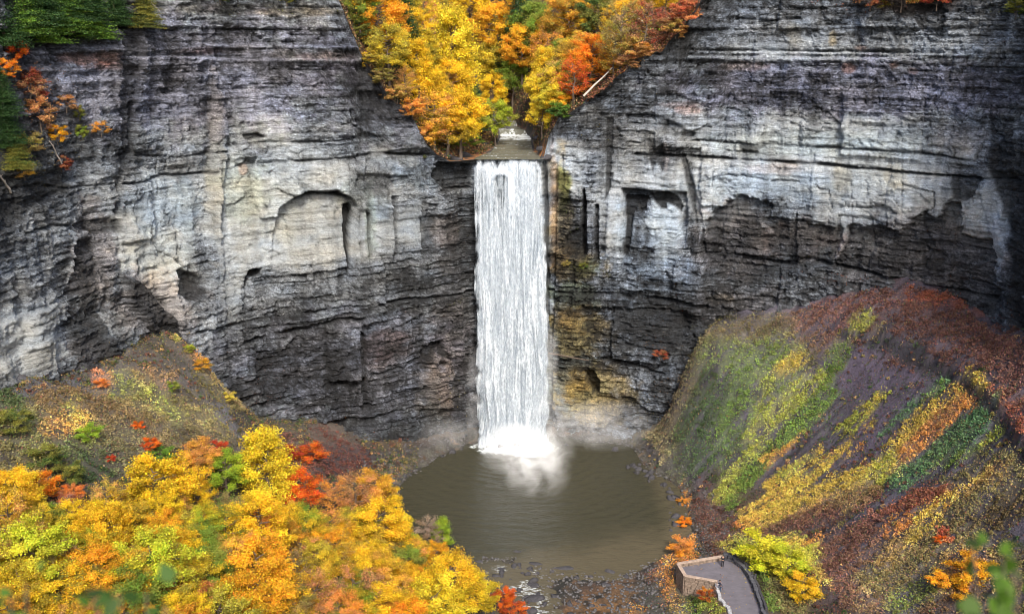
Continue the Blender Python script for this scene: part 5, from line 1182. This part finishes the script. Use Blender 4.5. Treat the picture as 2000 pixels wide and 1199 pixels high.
for px, py, w, kind, c1, c2, lab in VALLEY:
    w *= 1.0 if kind == 'shrub' else 1.25
    h = ray_hit(px, py, w, ASP[kind], True)
    if h is None: print('MISS', lab); continue
    b, wm, hm = h
    nm, cat = ('shrub', 'shrub') if kind == 'shrub' else (('conifer', 'conifer') if kind == 'conifer' else ('tree', 'tree'))
    plant(kind, (b[0], b[1], b[2] - .1), wm * 1.2, hm, c1, c2, lab, None, nm, cat)
# understorey that fills the gaps
placed = []
r_ = np.random.default_rng(21)
pal = [OL, OL, GO, PK, Y1, G1, O1, BR, GO, Y1]
CN = {OL: 'olive', BR: 'brown', GO: 'amber', PK: 'peach pink', Y1: 'golden yellow', G1: 'green', O1: 'orange'}
LONG = {}
def refs(table, upper): return [(t[0], t[1], re.split(r',| above| below| right | left | at | under | over | just | that | standing | beside | behind | between | hanging ', t[6])[0]) for t in table if t[3] != 'shrub']
def beside(px, py, table):
    a = min(table, key=lambda q: (q[0] - px) ** 2 + (q[1] - py) ** 2); dx, dy = px - a[0], py - a[1]
    nm = ' '.join(a[2].split()[:5]); w = ('right of' if dx > 0 else 'left of') if abs(dx) > abs(dy) else ('below' if dy > 0 else 'above')
    return w + ' the ' + nm
ORD = ['first', 'second', 'third', 'fourth', 'fifth', 'sixth', 'seventh', 'eighth', 'ninth', 'tenth', 'eleventh', 'twelfth', 'thirteenth', 'fourteenth', 'fifteenth', 'sixteenth', 'seventeenth', 'eighteenth', 'nineteenth', 'twentieth']
def later(o, px, base): LONG.setdefault(base, []).append((float(px), o)); return o
def settle_labels():
    for base, items in LONG.items():
        items.sort(key=lambda q: q[0])
        for i, (_x, o) in enumerate(items): o['label'] = base if len(items) == 1 else base + ', ' + (ORD[i] if i < 20 else 'one of the last') + ' from left'
def fill(n, xr, yr, upper, lab, grp, kinds, hh, zmin, zmax, test):
    k = 0; tries = 0; rf = refs(VALLEY if upper else FOREST, upper)
    while k < n and tries < 9000:
        tries += 1
        X = r_.uniform(*xr); Y = r_.uniform(*yr); cyv = float(curve_y(np.array([X]))[0])
        g = float((z_up if upper else ground)(np.array([X]), np.array([Y]))[0])
        if g < zmin or g > zmax or (upper and Y < cyv + 1.5) or (not upper and Y > cyv - 2): continue
        H = r_.uniform(*hh); px, py = proj(X, Y, g + H)
        if not test(px, py) or any((X - a) ** 2 + (Y - b) ** 2 < 7 for a, b in placed): continue
        placed.append((X, Y)); kind = kinds[int(r_.integers(0, len(kinds)))]; ca, cb = pal[int(r_.integers(0, len(pal)))], pal[int(r_.integers(0, len(pal)))]
        later(plant(kind, (X, Y, g - .1), H * .8, H, ca, cb, 'tree', grp, 'tree', 'tree'), px, lab % CN[ca] + beside(px, py, rf)); k += 1
tl = [(0, 930), (200, 960), (300, 935), (560, 960), (760, 990), (880, 1100), (1000, 1180)]
fill(110, (-64, -8), (74, 150), False, 'small %s tree ', 'understorey trees of the lower left forest',
     ['round', 'sparse', 'wide', 'round'], (5.5, 8.5), .9, 60, lambda x, y: -60 < x < 1000 and np.interp(x, [p[0] for p in tl], [p[1] for p in tl]) + 10 < y < 1260)
fill(60, (-44, 46), (186, 285), True, '%s tree in the notch, ', 'trees filling the hanging valley',
     ['round', 'round', 'tall', 'sparse'], (7, 10), 59.5, 105, lambda x, y: -60 < y < 250 and not (920 < x < 1060 and y > 130))
# vegetation rooted on the ledges and rim of the walls
from mathutils.bvhtree import BVHTree
_sub = CLIFF[::5, ::5]; _a, _b = _sub.shape[:2]
BV = BVHTree.FromPolygons([tuple(map(float, v)) for v in _sub.reshape(-1, 3)], grid_faces(_a, _b).tolist())
def wall_at(px, py, out=0.5):
    a, b, c = ray(px, py); d = Vector((a, b, c)).normalized()
    hit = BV.ray_cast(Vector((0, 0, CAM_Z)), d)
    if hit[0] is None: return None
    p = hit[0] - d * out
    return p
WALLVEG = [ # foot x, y, width m, height m, kind, colours, label
    (10, 78, 6, 9, 'conifer', G2, G3, 'dark hemlock at the top left corner, nearest the left edge'), (52, 58, 6, 8, 'conifer', G2, G1, 'dark hemlock second from the left edge on the top ledge'), (96, 72, 6, 7, 'conifer', G1, G2, 'mid green hemlock in the middle of the top left ledge'),
    (140, 50, 6.5, 8, 'conifer', G2, G1, 'dark hemlock fourth along the top left ledge'), (186, 64, 6, 8, 'conifer', G1, G3, 'bushy green hemlock fifth along the top left ledge'), (226, 42, 5, 6, 'conifer', G2, G3, 'hemlock next to the dark cleft of the left wall'), (285, 44, 5, 7, 'conifer', G3, OL, 'small dark hemlock right of the cleft at the top'),
    (76, 34, 7, 9, 'conifer', G3, G2, 'dark hemlock behind the second and third on the top ledge'), (166, 26, 7, 9, 'conifer', G3, G2, 'dark hemlock standing behind the fourth on the top ledge'),
    (32, 118, 3.4, 3.2, 'shrub', O2, R1, 'orange-red sumac on the left wall ledge near the photo edge'), (14, 150, 3.2, 2.6, 'shrub', O1, O2, 'orange bush below the orange-red sumac'), (60, 190, 5, 4.0, 'shrub', BR, R2, 'brown bush on the left wall ledge'),
    (80, 245, 5, 4, 'shrub', BR, PK, 'dusky pink and brown bush on the left wall'), (112, 276, 3.2, 2.6, 'shrub', O1, GO, 'bright orange bush hanging above a dead stick'), (130, 215, 3, 2.4, 'shrub', PK, BR, 'pale pink twiggy bush above the bright orange one'),
    (8, 215, 4.5, 6, 'conifer', G2, G3, 'green conifer at the left edge, upper of three on the wall'), (18, 275, 4.5, 6, 'conifer', G2, G3, 'green conifer at the left edge, middle of three on the wall'), (36, 322, 4, 4.5, 'conifer', OL, G2, 'yellowish conifer at the left edge, lowest of three on the wall'),
    (48, 346, 3, 2.2, 'shrub', GO, BR, 'tan bush under the lowest conifer on the left wall'), (155, 232, 1.8, 2, 'shrub', G2, OL, 'small green bush in the middle of a left wall ledge'), (160, 268, 2, 2, 'shrub', OL, G1, 'olive bush right of the bright orange bush'), (198, 262, 2.4, 2.2, 'shrub', BR, O1, 'brown orange bush next to the dark cleft'),
    (60, 300, 4, 3, 'shrub', BR, OL, 'brown scrub right of the conifers on the left wall'), (120, 330, 3.5, 2, 'shrub', R2, BR, 'dark reddish scrub below the dead stick'), (830, 330 - 20, .8, .8, 'shrub', G2, OL, 'tiny dark bush on the ledge left of the fall'),
    (1290, 700, 3, 2, 'shrub', BR, R2, 'rusty scrub at the wall foot right of the fall'), (1140, 525, 2.2, 1.4, 'shrub', G2, OL, 'moss green tuft on the ochre ledge right of the fall'), (1105, 520, 2, 1.2, 'shrub', BR, OL, 'brown tuft on the ochre ledge right beside the fall'),
    (1700, 12, 6, 4, 'shrub', R2, BR, 'dark rusty bush on the rim at the top right'), (1760, 14, 7, 4.5, 'shrub', R2, OL, 'russet bush on the rim, second from the right'), (1830, 12, 6, 4, 'shrub', (.25, .06, .03), R2, 'deep russet bush on the rim right of two others'), (1985, 30, 4, 3, 'shrub', G2, OL, 'green bush at the top right corner'),
    (560, 6, 4, 3, 'shrub', G3, OL, 'dark green bush on the rim above the left wall'), (430, 4, 4, 2.5, 'shrub', OL, G3, 'olive bush on the rim above the left wall, left of the dark one'),
]
for px, py, w, h, kind, c1, c2, lab in WALLVEG:
    p = wall_at(px, py, .8 if kind == 'shrub' else 1.2)
    if p is None: print('MISS wall', lab); continue
    p.z -= h * .1
    plant(kind, p, w, h, c1, c2, lab, None, 'shrub' if kind == 'shrub' else 'conifer', 'shrub' if kind == 'shrub' else 'conifer')
# ------------------------------------------------------------------ dead wood
def log(p, q, r0, r1, label, name='dead_trunk', sag=.0, mat=M_PALE, twigs=3):
    p, q = Vector(p), Vector(q); e = empty(name, p); tag(e, label, 'dead tree')
    d = q - p; pts = [Vector((0, 0, 0)) + d * t + Vector((random.gauss(0, .012), random.gauss(0, .012), -sag * math.sin(math.pi * t))) * d.length for t in (0, .2, .4, .6, .8, 1)]
    MB().tube(pts, [r0 + (r1 - r0) * t for t in (0, .2, .4, .6, .8, 1)], 7).build('trunk', mat, e)
    mb = MB()
    for k in range(twigs):
        b = d * random.uniform(.4, .95); t = b + Vector((random.uniform(-1, 1), random.uniform(-.6, .6), random.uniform(.1, 1))) * d.length * .13
        mb.tube([b, t], [r1 * .6, r1 * .2], 5)
    mb.build('branch', mat, e)
    return e
def on_upper(px, py, lift):
    h = ray_hit(px, py, 1, lift, True); a, b, c = ray(px, py)
    t = np.arange(165, 330, .3); g = z_up(a * t, b * t); i = np.where((CAM_Z + c * t - g <= lift) & (b * t > curve_y(a * t) + .5))[0]
    t = t[i[0]] if len(i) else 190
    return (a * t, b * t, CAM_Z + c * t)
log(on_upper(1140, 188, 1.6), on_upper(1196, 132, 2.6), .22, .09, 'long pale leaning trunk on the rock edge right of the notch')
log(on_upper(1258, 46, 2.2), on_upper(1206, -4, 5.0), .20, .10, 'bleached bare trunk slanting at the top right of the notch')
p0, p1 = wall_at(121, 320, .7), wall_at(97, 276, 1.4); log(p0, p1, .12, .06, 'thin dead stick below the bright orange bush on the left wall')
p0, p1 = wall_at(24, 376, .7), wall_at(-4, 340, 1.6); log(p0, p1, .16, .08, 'dead pole leaning at the left edge of the photo')
p0, p1 = wall_at(312, 22, .7), wall_at(284, -4, 1.5); log(p0, p1, .09, .05, 'thin pale trunk slanting over the cleft at the top left')
log(at_y(1072, 690, 182.0), at_y(1150, 704, 178.5), .2, .1, 'dark wet log wedged beside the fall', mat=M_BARK, twigs=0)

# ------------------------------------------------------------------ boulders and stones
M_BOULDER = plain('wet_boulder', (.04, .038, .042), .85, 2.5, .5, .8)
M_STONE = plain('creek_stone', (.09, .085, .085), .7, 3.0, .6, .6)
def rock_np(seed, flat=.5, n=2):
    bm = bmesh.new(); bmesh.ops.create_icosphere(bm, subdivisions=n, radius=1.0); r = np.random.default_rng(seed)
    pl = [(Vector(r.normal(size=3)).normalized(), r.uniform(.45, .85)) for _ in range(9)]
    for v in bm.verts:
        for nrm, d in pl:
            k = v.co.dot(nrm)
            if k > d: v.co -= nrm * (k - d)
        v.co.z *= flat
        v.co *= 1 + r.normal() * .03
    V = np.array([v.co[:] for v in bm.verts]); F = np.array([[v.index for v in f.verts] for f in bm.faces]); bm.free(); return V, F
BOULD = []
for k in range(5):
    V, F = rock_np(50 + k, .45); o = mesh_np('boulder', V, F, M_BOULDER, link=False); BOULD.append(o)
SPEC = [(1012, 1077, 1.0, .5, .5, 'dark pointed rock standing alone in the lower pool'), (1046, 1101, 1.3, .6, .35, 'flat dark rock at the pool outlet, nearer the lone pointed rock'),
        (1100, 1109, 2.4, .7, .35, 'long low dark slab lying across the pool outlet'), (936, 1096, .9, .5, .3, 'dark rock at the left of the pool outlet'), (978, 1110, 1.1, .6, .3, 'dark rock in the shallows left of the long slab'),
        (1042, 1142, 1.2, .8, .4, 'black rock splitting the first riffle of the creek'), (1045, 1168, 1.6, 1.0, .5, 'largest wet rock in the white riffle at the bottom edge'), (1035, 1192, 1.5, .9, .5, 'wet rock at the bottom edge in the creek'),
        (1228, 1150, 1.2, .7, .4, 'pale grey rock among orange leaves right of the creek'), (1185, 1140, 1.0, .6, .4, 'grey rock with leaves halfway between creek and platform'), (1376, 1056, 1.4, .9, .6, 'dark boulder above the platform by the slope foot')]
for px, py, sx, sy, sz, lab in SPEC:
    p = at_z(px, py, 0.1); z = max(float(ground(np.array([p[0]]), np.array([p[1]]))[0]), -.15)
    p = at_z(px, py, z + .1)
    o = random.choice(BOULD).copy(); COL.objects.link(o); o.location = (p[0], p[1], z + .05); o.scale = (sx, sy, sz * 1.6); o.rotation_euler = (0, 0, random.uniform(-.3, .3)); tag(o, lab, 'boulder')
SR = [(q[0], q[1], q[5].split(' at ')[0].split(' in ')[0].split(' standing')[0].split(',')[0].split(' lying')[0].split(' splitting')[0].split(' among')[0].split(' with')[0]) for q in SPEC]
for k in range(60):
    px = random.uniform(930, 1290); py = random.uniform(1098, 1215) if k < 42 else random.uniform(1110, 1215)
    if k < 36: px = random.gauss(1020, 45)
    p = at_z(px, py, 0); z = float(ground(np.array([p[0]]), np.array([p[1]]))[0]); z = max(z, -.2); s = random.uniform(.3, .8)
    o = random.choice(BOULD).copy(); COL.objects.link(o); o.location = (p[0], p[1], z + .04); o.scale = (s * random.uniform(.9, 1.5), s * .9, s * 1.5); o.rotation_euler = (0, 0, random.uniform(0, 6))
    tag(later(o, px, 'small wet creek rock ' + beside(px, py, SR)), 'rock', 'boulder', 'small rocks in the creek bed')
for px, py, sx, sy, lab in [(885, 308, 2.2, .9, 'flat leaf-strewn rock slab at the left brink of the fall'), (868, 303, 1.6, .8, 'dark slab at the far left end of the brink ledge'), (908, 300, 1.5, .8, 'dark rock under the bushes left of the brink'),
        (948, 282, 1.4, .8, 'dark rock on the left bank of the stream above the lip'), (962, 262, 1.3, .9, 'rusty rock step left of the white riffle above the lip'), (1058, 290, 1.5, .9, 'grey rock at the right bank just above the lip'), (1068, 306, 1.3, .8, 'pale grey block at the right end of the lip'), (1050, 268, 1.2, .8, 'grey rock beside the white riffle above the lip'), (985, 250, 2.0, .8, 'rusty ledge rock behind the white riffle')]:
    p = on_upper(px, py, .25); o = random.choice(BOULD).copy(); COL.objects.link(o); o.location = (p[0], p[1], p[2] - .15); o.scale = (sx, sy, 1.3); o.rotation_euler = (0, 0, random.uniform(-.3, .3)); tag(o, lab, 'boulder')
sh = [(775, 955), (800, 925), (850, 895), (900, 874), (1185, 868), (1225, 893), (1240, 912), (1262, 926), (1300, 945), (1316, 975), (1318, 1010), (1300, 1045)]
for k in range(44):
    i = random.randrange(len(sh) - 1); t = random.random(); px = sh[i][0] * (1 - t) + sh[i + 1][0] * t + random.gauss(0, 6); py = sh[i][1] * (1 - t) + sh[i + 1][1] * t + random.gauss(0, 4)
    p = at_z(px, py, .1); z = max(float(ground(np.array([p[0]]), np.array([p[1]]))[0]), -.1); s = random.uniform(.3, .9)
    o = random.choice(BOULD).copy(); COL.objects.link(o); o.location = (p[0], p[1], z + .04); o.scale = (s * 1.3, s, s * 1.9); o.rotation_euler = (0, 0, random.uniform(0, 6))
    tag(later(o, px, 'dark rock on the pool edge, ' + ('far left shore' if px < 860 else 'shore behind the fall' if px < 1190 else 'right shore below the green slope' if py < 935 else 'right end by orange shrubs')), 'rock', 'boulder', 'rocks along the pool shore')
def stones():
    r = np.random.default_rng(3); Vs = []; Fs = []; off = 0; pr = [rock_np(90 + k, .6, 1) for k in range(4)]; n = 0
    while n < 5200:
        X = r.uniform(-16, 36); Y = r.uniform(100, 142)
        if n > 3400: X, Y = r.uniform(-36, 40), r.uniform(134, 182)
        g = float(ground(np.array([X]), np.array([Y]))[0])
        if g < -.25 or g > 3.0 or poly_sd(np.array([X]), np.array([Y]), PLAT)[0] > -1.2: continue
        V, F = pr[n % 4]; s = r.uniform(.08, .34); a = r.uniform(0, 6.28); R = np.array([[math.cos(a), -math.sin(a), 0], [math.sin(a), math.cos(a), 0], [0, 0, 1]])
        Vs.append((V * s * r.uniform(.7, 1.4, 3)) @ R.T + (X, Y, g + s * .2)); Fs.append(F + off); off += len(V); n += 1
    o = mesh_np('creek_stones', np.vstack(Vs), np.vstack(Fs), M_STONE); tag(o, 'loose cobbles and shale chips over the creek bed and shores', 'stones', kind='stuff')
stones()

# ------------------------------------------------------------------ viewing platform by the creek
M_PAVE = plain('worn_paving', (.12, .11, .125), .85, .55, .22, .25, (1, 1.6, 1)); M_WALL = plain('wall_stone', (.20, .15, .115), .85, 2.5, .5, .6)
M_COPE = plain('coping_stone', (.36, .27, .21), .8, 2.0, .3, .4); M_DARKST = plain('dark_stone', (.07, .07, .08), .8, 2.0, .6, .6); M_PALEST = plain('pale_stone', (.33, .33, .34), .8, 2.0, .4, .5)
def build_platform():
    bm = bmesh.new(); top = [bm.verts.new((x, y, PLAT_Z)) for x, y in PLAT]; bot = [bm.verts.new((x, y, PLAT_Z - .6)) for x, y in PLAT]
    bm.faces.new(top)
    for i in range(len(top)): j = (i + 1) % len(top); bm.faces.new((top[j], top[i], bot[i], bot[j]))
    bmesh.ops.recalc_face_normals(bm, faces=bm.faces); me = bpy.data.meshes.new('path'); bm.to_mesh(me); bm.free(); me.materials.append(M_PAVE)
    o = bpy.data.objects.new('path', me); COL.objects.link(o); tag(o, 'grey paved footpath ending in the stone viewing platform', 'path', kind='structure')
def stone_run(pts, z0, z1, thick, size, mat, name, parent, mat_fn=None, jitter=.06):
    mb = MB(); r = random.Random(len(pts) * 7 + int(z1 * 10))
    for (ax, ay), (bx, by) in zip(pts[:-1], pts[1:]):
        L_ = math.hypot(bx - ax, by - ay); ang = math.atan2(by - ay, bx - ax); rows = max(1, round((z1 - z0) / (size * .55)))
        for k in range(rows):
            h = (z1 - z0) / rows; t = 0
            while t < L_:
                w = min(r.uniform(.6, 1.5) * size, L_ - t + .05)
                c = t + w / 2; jz = r.uniform(-.25, .3) * h if k == rows - 1 else 0
                mb.box((ax + math.cos(ang) * c, ay + math.sin(ang) * c, z0 + h * (k + .5) + jz * jitter * 4), (w * .96, thick * r.uniform(.9, 1.1), h * .97),
                       Matrix.Rotation(ang + r.gauss(0, jitter), 3, 'Z'), min(.05, size * .12)); t += w
    return mb.build(name, mat, parent)
def offset_in(pts, d):
    c = Vector((31, 122))
    return [tuple(Vector(p) + (c - Vector(p)).normalized() * d) for p in pts]
build_platform()
pw = empty('parapet_wall', (*PLAT[0], PLAT_Z)); pw.location = (0, 0, 0)
tag(pw, 'low stone parapet with pale coping around the creek side of the platform', 'wall')
run = offset_in([PLAT[1], PLAT[0], PLAT[14], PLAT[13]], .15)
stone_run(run, PLAT_Z - 2.6, PLAT_Z + .50, .5, .7, M_WALL, 'wall', pw); 
def coping(pts, z, parent, mat, w=.64, h=.13):
    mb = MB()
    for (ax, ay), (bx, by) in zip(pts[:-1], pts[1:]):
        L_ = math.hypot(bx - ax, by - ay); ang = math.atan2(by - ay, bx - ax); n = max(1, int(L_ / 1.1))
        for k in range(n):
            c = (k + .5) * L_ / n; mb.box((ax + math.cos(ang) * c, ay + math.sin(ang) * c, z + .004 * (k % 2)), (L_ / n * .985, w, h), Matrix.Rotation(ang, 3, 'Z'), .02)
    return mb.build('coping', mat, parent)
coping(run, PLAT_Z + .565, pw, M_COPE, .56, .12)
dw = empty('dry_stone_wall', (0, 0, 0)); tag(dw, 'dark dry stone wall curving along the slope side of the path', 'wall')
stone_run(offset_in(PLAT[1:9], -.1), PLAT_Z - .3, PLAT_Z + .75, .8, .75, M_DARKST, 'wall', dw, jitter=.2)
pr_ = [tuple(Vector(p) + Vector((random.uniform(-.2, .1), random.uniform(-.2, .2)))) for p in offset_in(PLAT[1:9], -.6)]
stone_run(pr_, PLAT_Z + .35, PLAT_Z + .95, .35, 1.3, M_BOULDER, 'capstone', dw, jitter=.3)
lw = empty('path_edging', (0, 0, 0)); tag(lw, 'row of pale rough stones edging the path where it narrows', 'wall')
stone_run([PLAT[13], PLAT[12], PLAT[11], PLAT[10]], PLAT_Z - .8, PLAT_Z + .42, .5, .7, M_PALEST, 'wall', lw, jitter=.25)

def path_leaves():
    r = np.random.default_rng(8); X = r.uniform(24, 38, 1500); Y = r.uniform(108, 128, 1500); ok = poly_sd(X, Y, PLAT) > .1; X, Y = X[ok], Y[ok]
    edge = poly_sd(X, Y, PLAT); ok = r.random(len(X)) < .12 + .8 * (edge < .9); X, Y = X[ok], Y[ok]; c = np.array([C_YEL, C_OR, C_RUST, C_TAN])[r.integers(0, 4, len(X))] * .8
    V, F = leaf_quads(np.c_[X, Y, np.full(len(X), PLAT_Z + .03)], .16, .97, 9); o = mesh_np('fallen_leaves', V, F, M_COVER, np.repeat(c, 4, 0)); tag(o, 'fallen leaves lying along the edges of the path', 'leaves', kind='stuff')
path_leaves()

# ------------------------------------------------------------------ people
M_SKIN = plain('skin', (.45, .27, .19), .6, 5, .05, .0); M_BLACK = plain('black_cloth', (.012, .013, .018), .9, 9, .3, .2); M_NAVY = plain('navy_cloth', (.018, .022, .045), .9, 9, .3, .2)
M_JEANS = plain('blue_denim', (.045, .07, .12), .9, 9, .3, .2); M_HAIR = plain('dark_hair', (.03, .02, .014), .7, 20, .3, .3); M_HAIRP = plain('light_hair', (.30, .24, .18), .7, 20, .3, .3)
def skin_mesh(name, chains, mat, parent, sub=1):
    """chains share points by name: {name:(co,r)}, edges -> one continuous skinned body"""
    pts, edges, root = chains
    names = list(pts); me = bpy.data.meshes.new(name); me.from_pydata([pts[n][0] for n in names], [(names.index(a), names.index(b)) for a, b in edges], [])
    o = bpy.data.objects.new(name, me); COL.objects.link(o)
    m = o.modifiers.new('skin', 'SKIN'); sv = me.skin_vertices[0].data if me.skin_vertices else None
    if sv is None:
        bm = bmesh.new(); bm.from_mesh(me); bm.verts.layers.skin.verify(); bm.to_mesh(me); bm.free(); sv = me.skin_vertices[0].data
    for i, n in enumerate(names):
        rr = pts[n][1]; sv[i].radius = (rr, rr) if not isinstance(rr, tuple) else rr; sv[i].use_root = (n == root)
    m.use_smooth_shade = True; s = o.modifiers.new('sub', 'SUBSURF'); s.levels = sub; s.render_levels = sub
    me.materials.append(mat); o.parent = parent; return o
def person(loc, rz, label, top, legs, hair, lean=0.0, h=1.8):
    e = empty('person', loc, rz, h / 1.75); tag(e, label, 'person')
    J = {'pelvis': ((0, 0, .95), (.16, .11)), 'waist': ((0, -lean * .1, 1.1), (.13, .10)), 'chest': ((0, -lean * .3, 1.33), (.17, .11)), 'neck0': ((0, -lean * .42, 1.46), .055), 'neck': ((0, -lean * .46, 1.53), .05),
         'head': ((0, -lean * .55 - .01, 1.62), (.075, .09)), 'crown': ((0, -lean * .58, 1.71), (.07, .08))}
    E = [('pelvis', 'waist'), ('waist', 'chest'), ('chest', 'neck0'), ('neck0', 'neck'), ('neck', 'head'), ('head', 'crown')]
    for s, n in ((-1, 'l'), (1, 'r')):
        J.update({n + 'hip': ((s * .09, 0, .88), .09), n + 'knee': ((s * .10, -.03, .50), .06), n + 'ank': ((s * .10, .01, .09), .042), n + 'toe': ((s * .12, -.15, .04), .035),
                  n + 'sh': ((s * .19, -lean * .35, 1.42), .06), n + 'el': ((s * .26, -lean * .3 - .02 - .12 * lean, 1.14), .044), n + 'wr': ((s * .22, -.22 - lean * .5, 1.02 + .02 * lean), .03), n + 'palm': ((s * .20, -.30 - lean * .5, 1.0), (.035, .018))})
        E += [('pelvis', n + 'hip'), (n + 'hip', n + 'knee'), (n + 'knee', n + 'ank'), (n + 'ank', n + 'toe'), ('chest', n + 'sh'), (n + 'sh', n + 'el'), (n + 'el', n + 'wr'), (n + 'wr', n + 'palm')]
        for k in range(5):
            a = (k - 2) * .017; ln = (.05, .085, .095, .088, .07)[k]
            J[n + 'f%d' % k] = ((s * .20 + a * 1.3, -.33 - lean * .5 - ln * .4, .995 - .006 * k), .009); J[n + 'g%d' % k] = ((s * .20 + a * 1.6, -.33 - lean * .5 - ln * .8, .975), .008)
            E += [(n + 'palm', n + 'f%d' % k), (n + 'f%d' % k, n + 'g%d' % k)]
    skin_mesh('body', (J, E, 'pelvis'), M_SKIN, e, 2)
    up = {k: J[k] for k in ('waist', 'chest', 'neck0', 'lsh', 'rsh', 'lel', 'rel', 'lwr', 'rwr', 'pelvis')}
    up = {k: (v[0], tuple(x + .02 for x in (v[1] if isinstance(v[1], tuple) else (v[1], v[1])))) for k, v in up.items()}
    skin_mesh('jacket', (up, [('pelvis', 'waist'), ('waist', 'chest'), ('chest', 'neck0'), ('chest', 'lsh'), ('lsh', 'lel'), ('lel', 'lwr'), ('chest', 'rsh'), ('rsh', 'rel'), ('rel', 'rwr')], 'chest'), top, e)
    lo = {k: J[k] for k in ('pelvis', 'lhip', 'rhip', 'lknee', 'rknee', 'lank', 'rank')}
    lo = {k: (v[0], tuple(x + .016 for x in (v[1] if isinstance(v[1], tuple) else (v[1], v[1])))) for k, v in lo.items()}
    skin_mesh('trousers', (lo, [('pelvis', 'lhip'), ('lhip', 'lknee'), ('lknee', 'lank'), ('pelvis', 'rhip'), ('rhip', 'rknee'), ('rknee', 'rank')], 'pelvis'), legs, e)
    for s in (-1, 1):
        mb = MB(); mb.box((s * .11, -.06, .045), (.10, .27, .085), None, .03); mb.build('shoe', M_BLACK, e, True)
    hp = Vector((0, -lean * .58 + .015, 1.68)); mb = MB(); bmesh.ops.create_uvsphere(mb.bm, u_segments=14, v_segments=10, radius=.1, matrix=Matrix.Translation(hp) @ Matrix.Diagonal((.95, 1.1, 1.0, 1)))
    for v in list(mb.bm.verts):
        if v.co.y < hp.y - .05 and v.co.z < hp.z + .03: v.co.y = hp.y - .05
    mb.build('hair', hair, e, True)
    nb = MB(); nb.tube([(0, hp.y - .10, 1.66), (0, hp.y - .125, 1.63)], [.008, .016], 6); nb.build('nose', M_SKIN, e, True)
    for s in (-1, 1):
        mb = MB(); bmesh.ops.create_uvsphere(mb.bm, u_segments=8, v_segments=6, radius=.012, matrix=Matrix.Translation((s * .032, hp.y - .092, 1.665))); mb.build('eye', M_BLACK, e, True)
    mb = MB(); mb.box((0, hp.y - .098, 1.60), (.045, .01, .009)); mb.build('mouth', plain('lips', (.35, .12, .10), .6, 5, .05, 0), e)
    return e
p = at_z(1411, 1106, PLAT_Z); person((p[0], p[1], PLAT_Z), math.radians(170), 'person in black clothes standing at the far parapet looking toward the fall', M_BLACK, M_BLACK, M_HAIR, 0, 1.98)
p = at_z(1406, 1156, PLAT_Z); person((p[0] + .1, p[1], PLAT_Z), math.radians(-100), 'person in dark jacket and blue jeans leaning by the pale edging stones', M_NAVY, M_JEANS, M_HAIR, .35, 1.98)

# ------------------------------------------------------------------ leaves close to the viewer, out of focus
M_NEAR = leaf_mat('near_leaves', 'cover')
def near_branch(anchor, tips, label, size=.09, col=(.16, .36, .03), seed=1, per=9):
    e = empty('branch', anchor); tag(e, label, 'branch'); A = Vector(anchor); per *= 2; size *= .75; r = np.random.default_rng(seed); mb = MB(); V = []; F = []; C = []
    for tip in tips:
        T = Vector(tip) - A; mid = T * .55 + Vector((0, 0, .10 * T.length)); mb.tube([(0, 0, 0), mid, T], [.006, .005, .003], 6)
        for k in range(per):
            t = .45 + .6 * k / per; c = (mid.lerp(T, (t - .5) * 2) if t > .5 else mid * (t * 2)) + Vector(r.normal(size=3) * .03)
            d = (Vector(r.normal(size=3)) + Vector((0, -.5, -.4))).normalized(); n = (Vector(r.normal(size=3)) * .5 + Vector((0, -.5, 1))).normalized(); x = d.cross(n).normalized(); n = x.cross(d)
            s = size * r.uniform(.7, 1.2); o0 = len(V)
            prof = [(0, 0), (.15, .22), (.35, .33), (.6, .28), (.85, .12), (1, 0)]
            for a, w in prof: V += [c + d * a * s - x * w * s + n * (-.15 * w * s), c + d * a * s + n * .0, c + d * a * s + x * w * s + n * (-.15 * w * s)]
            for i in range(5):
                q = o0 + i * 3; F += [(q, q + 1, q + 4, q + 3), (q + 1, q + 2, q + 5, q + 4)]
            C += [tuple(np.clip(np.array(col) * r.uniform(.5, 1.4), 0, 1))] * 18
    mb.build('stem', M_BARK, e); mesh_np('foliage', np.array([v[:] for v in V]), np.array(F), M_NEAR, np.array(C), smooth=True, parent=e)
def cam_pt(px, py, d):
    a, b, c = ray(px, py); return (a * d, b * d, CAM_Z + c * d)
def shrub_foot(px, d):
    a, b, c = ray(px, 1400); return (a * d, b * d, float(ground(np.array([a * d]), np.array([b * d]))[0]))
near_branch(shrub_foot(240, 3.2), [cam_pt(x, y, 3.2) for x, y in ((185, 1168), (235, 1160), (285, 1158), (322, 1180), (210, 1185))], 'blurred green leaves poking up at the bottom left of the photo', .10, (.04, .085, .01), 4)
near_branch(shrub_foot(-40, 3.0), [cam_pt(x, y, 3.0) for x, y in ((20, 1158), (50, 1140), (-10, 1175))], 'blurred green twig at the bottom left corner', .07, (.05, .10, .012), 5, 8)
near_branch(shrub_foot(2080, 3.3), [cam_pt(x, y, 3.3) for x, y in ((1960, 1062), (1980, 1085), (1900, 1050), (1990, 1110))], 'blurred bright green leaves at the right edge, upper spray', .10, (.06, .12, .008), 6, 9)
near_branch(shrub_foot(2040, 3.0), [cam_pt(x, y, 3.0) for x, y in ((1930, 1180), (1910, 1165), (1970, 1150))], 'blurred bright green leaves at the lower right corner', .11, (.065, .13, .008), 7, 10)

settle_labels()
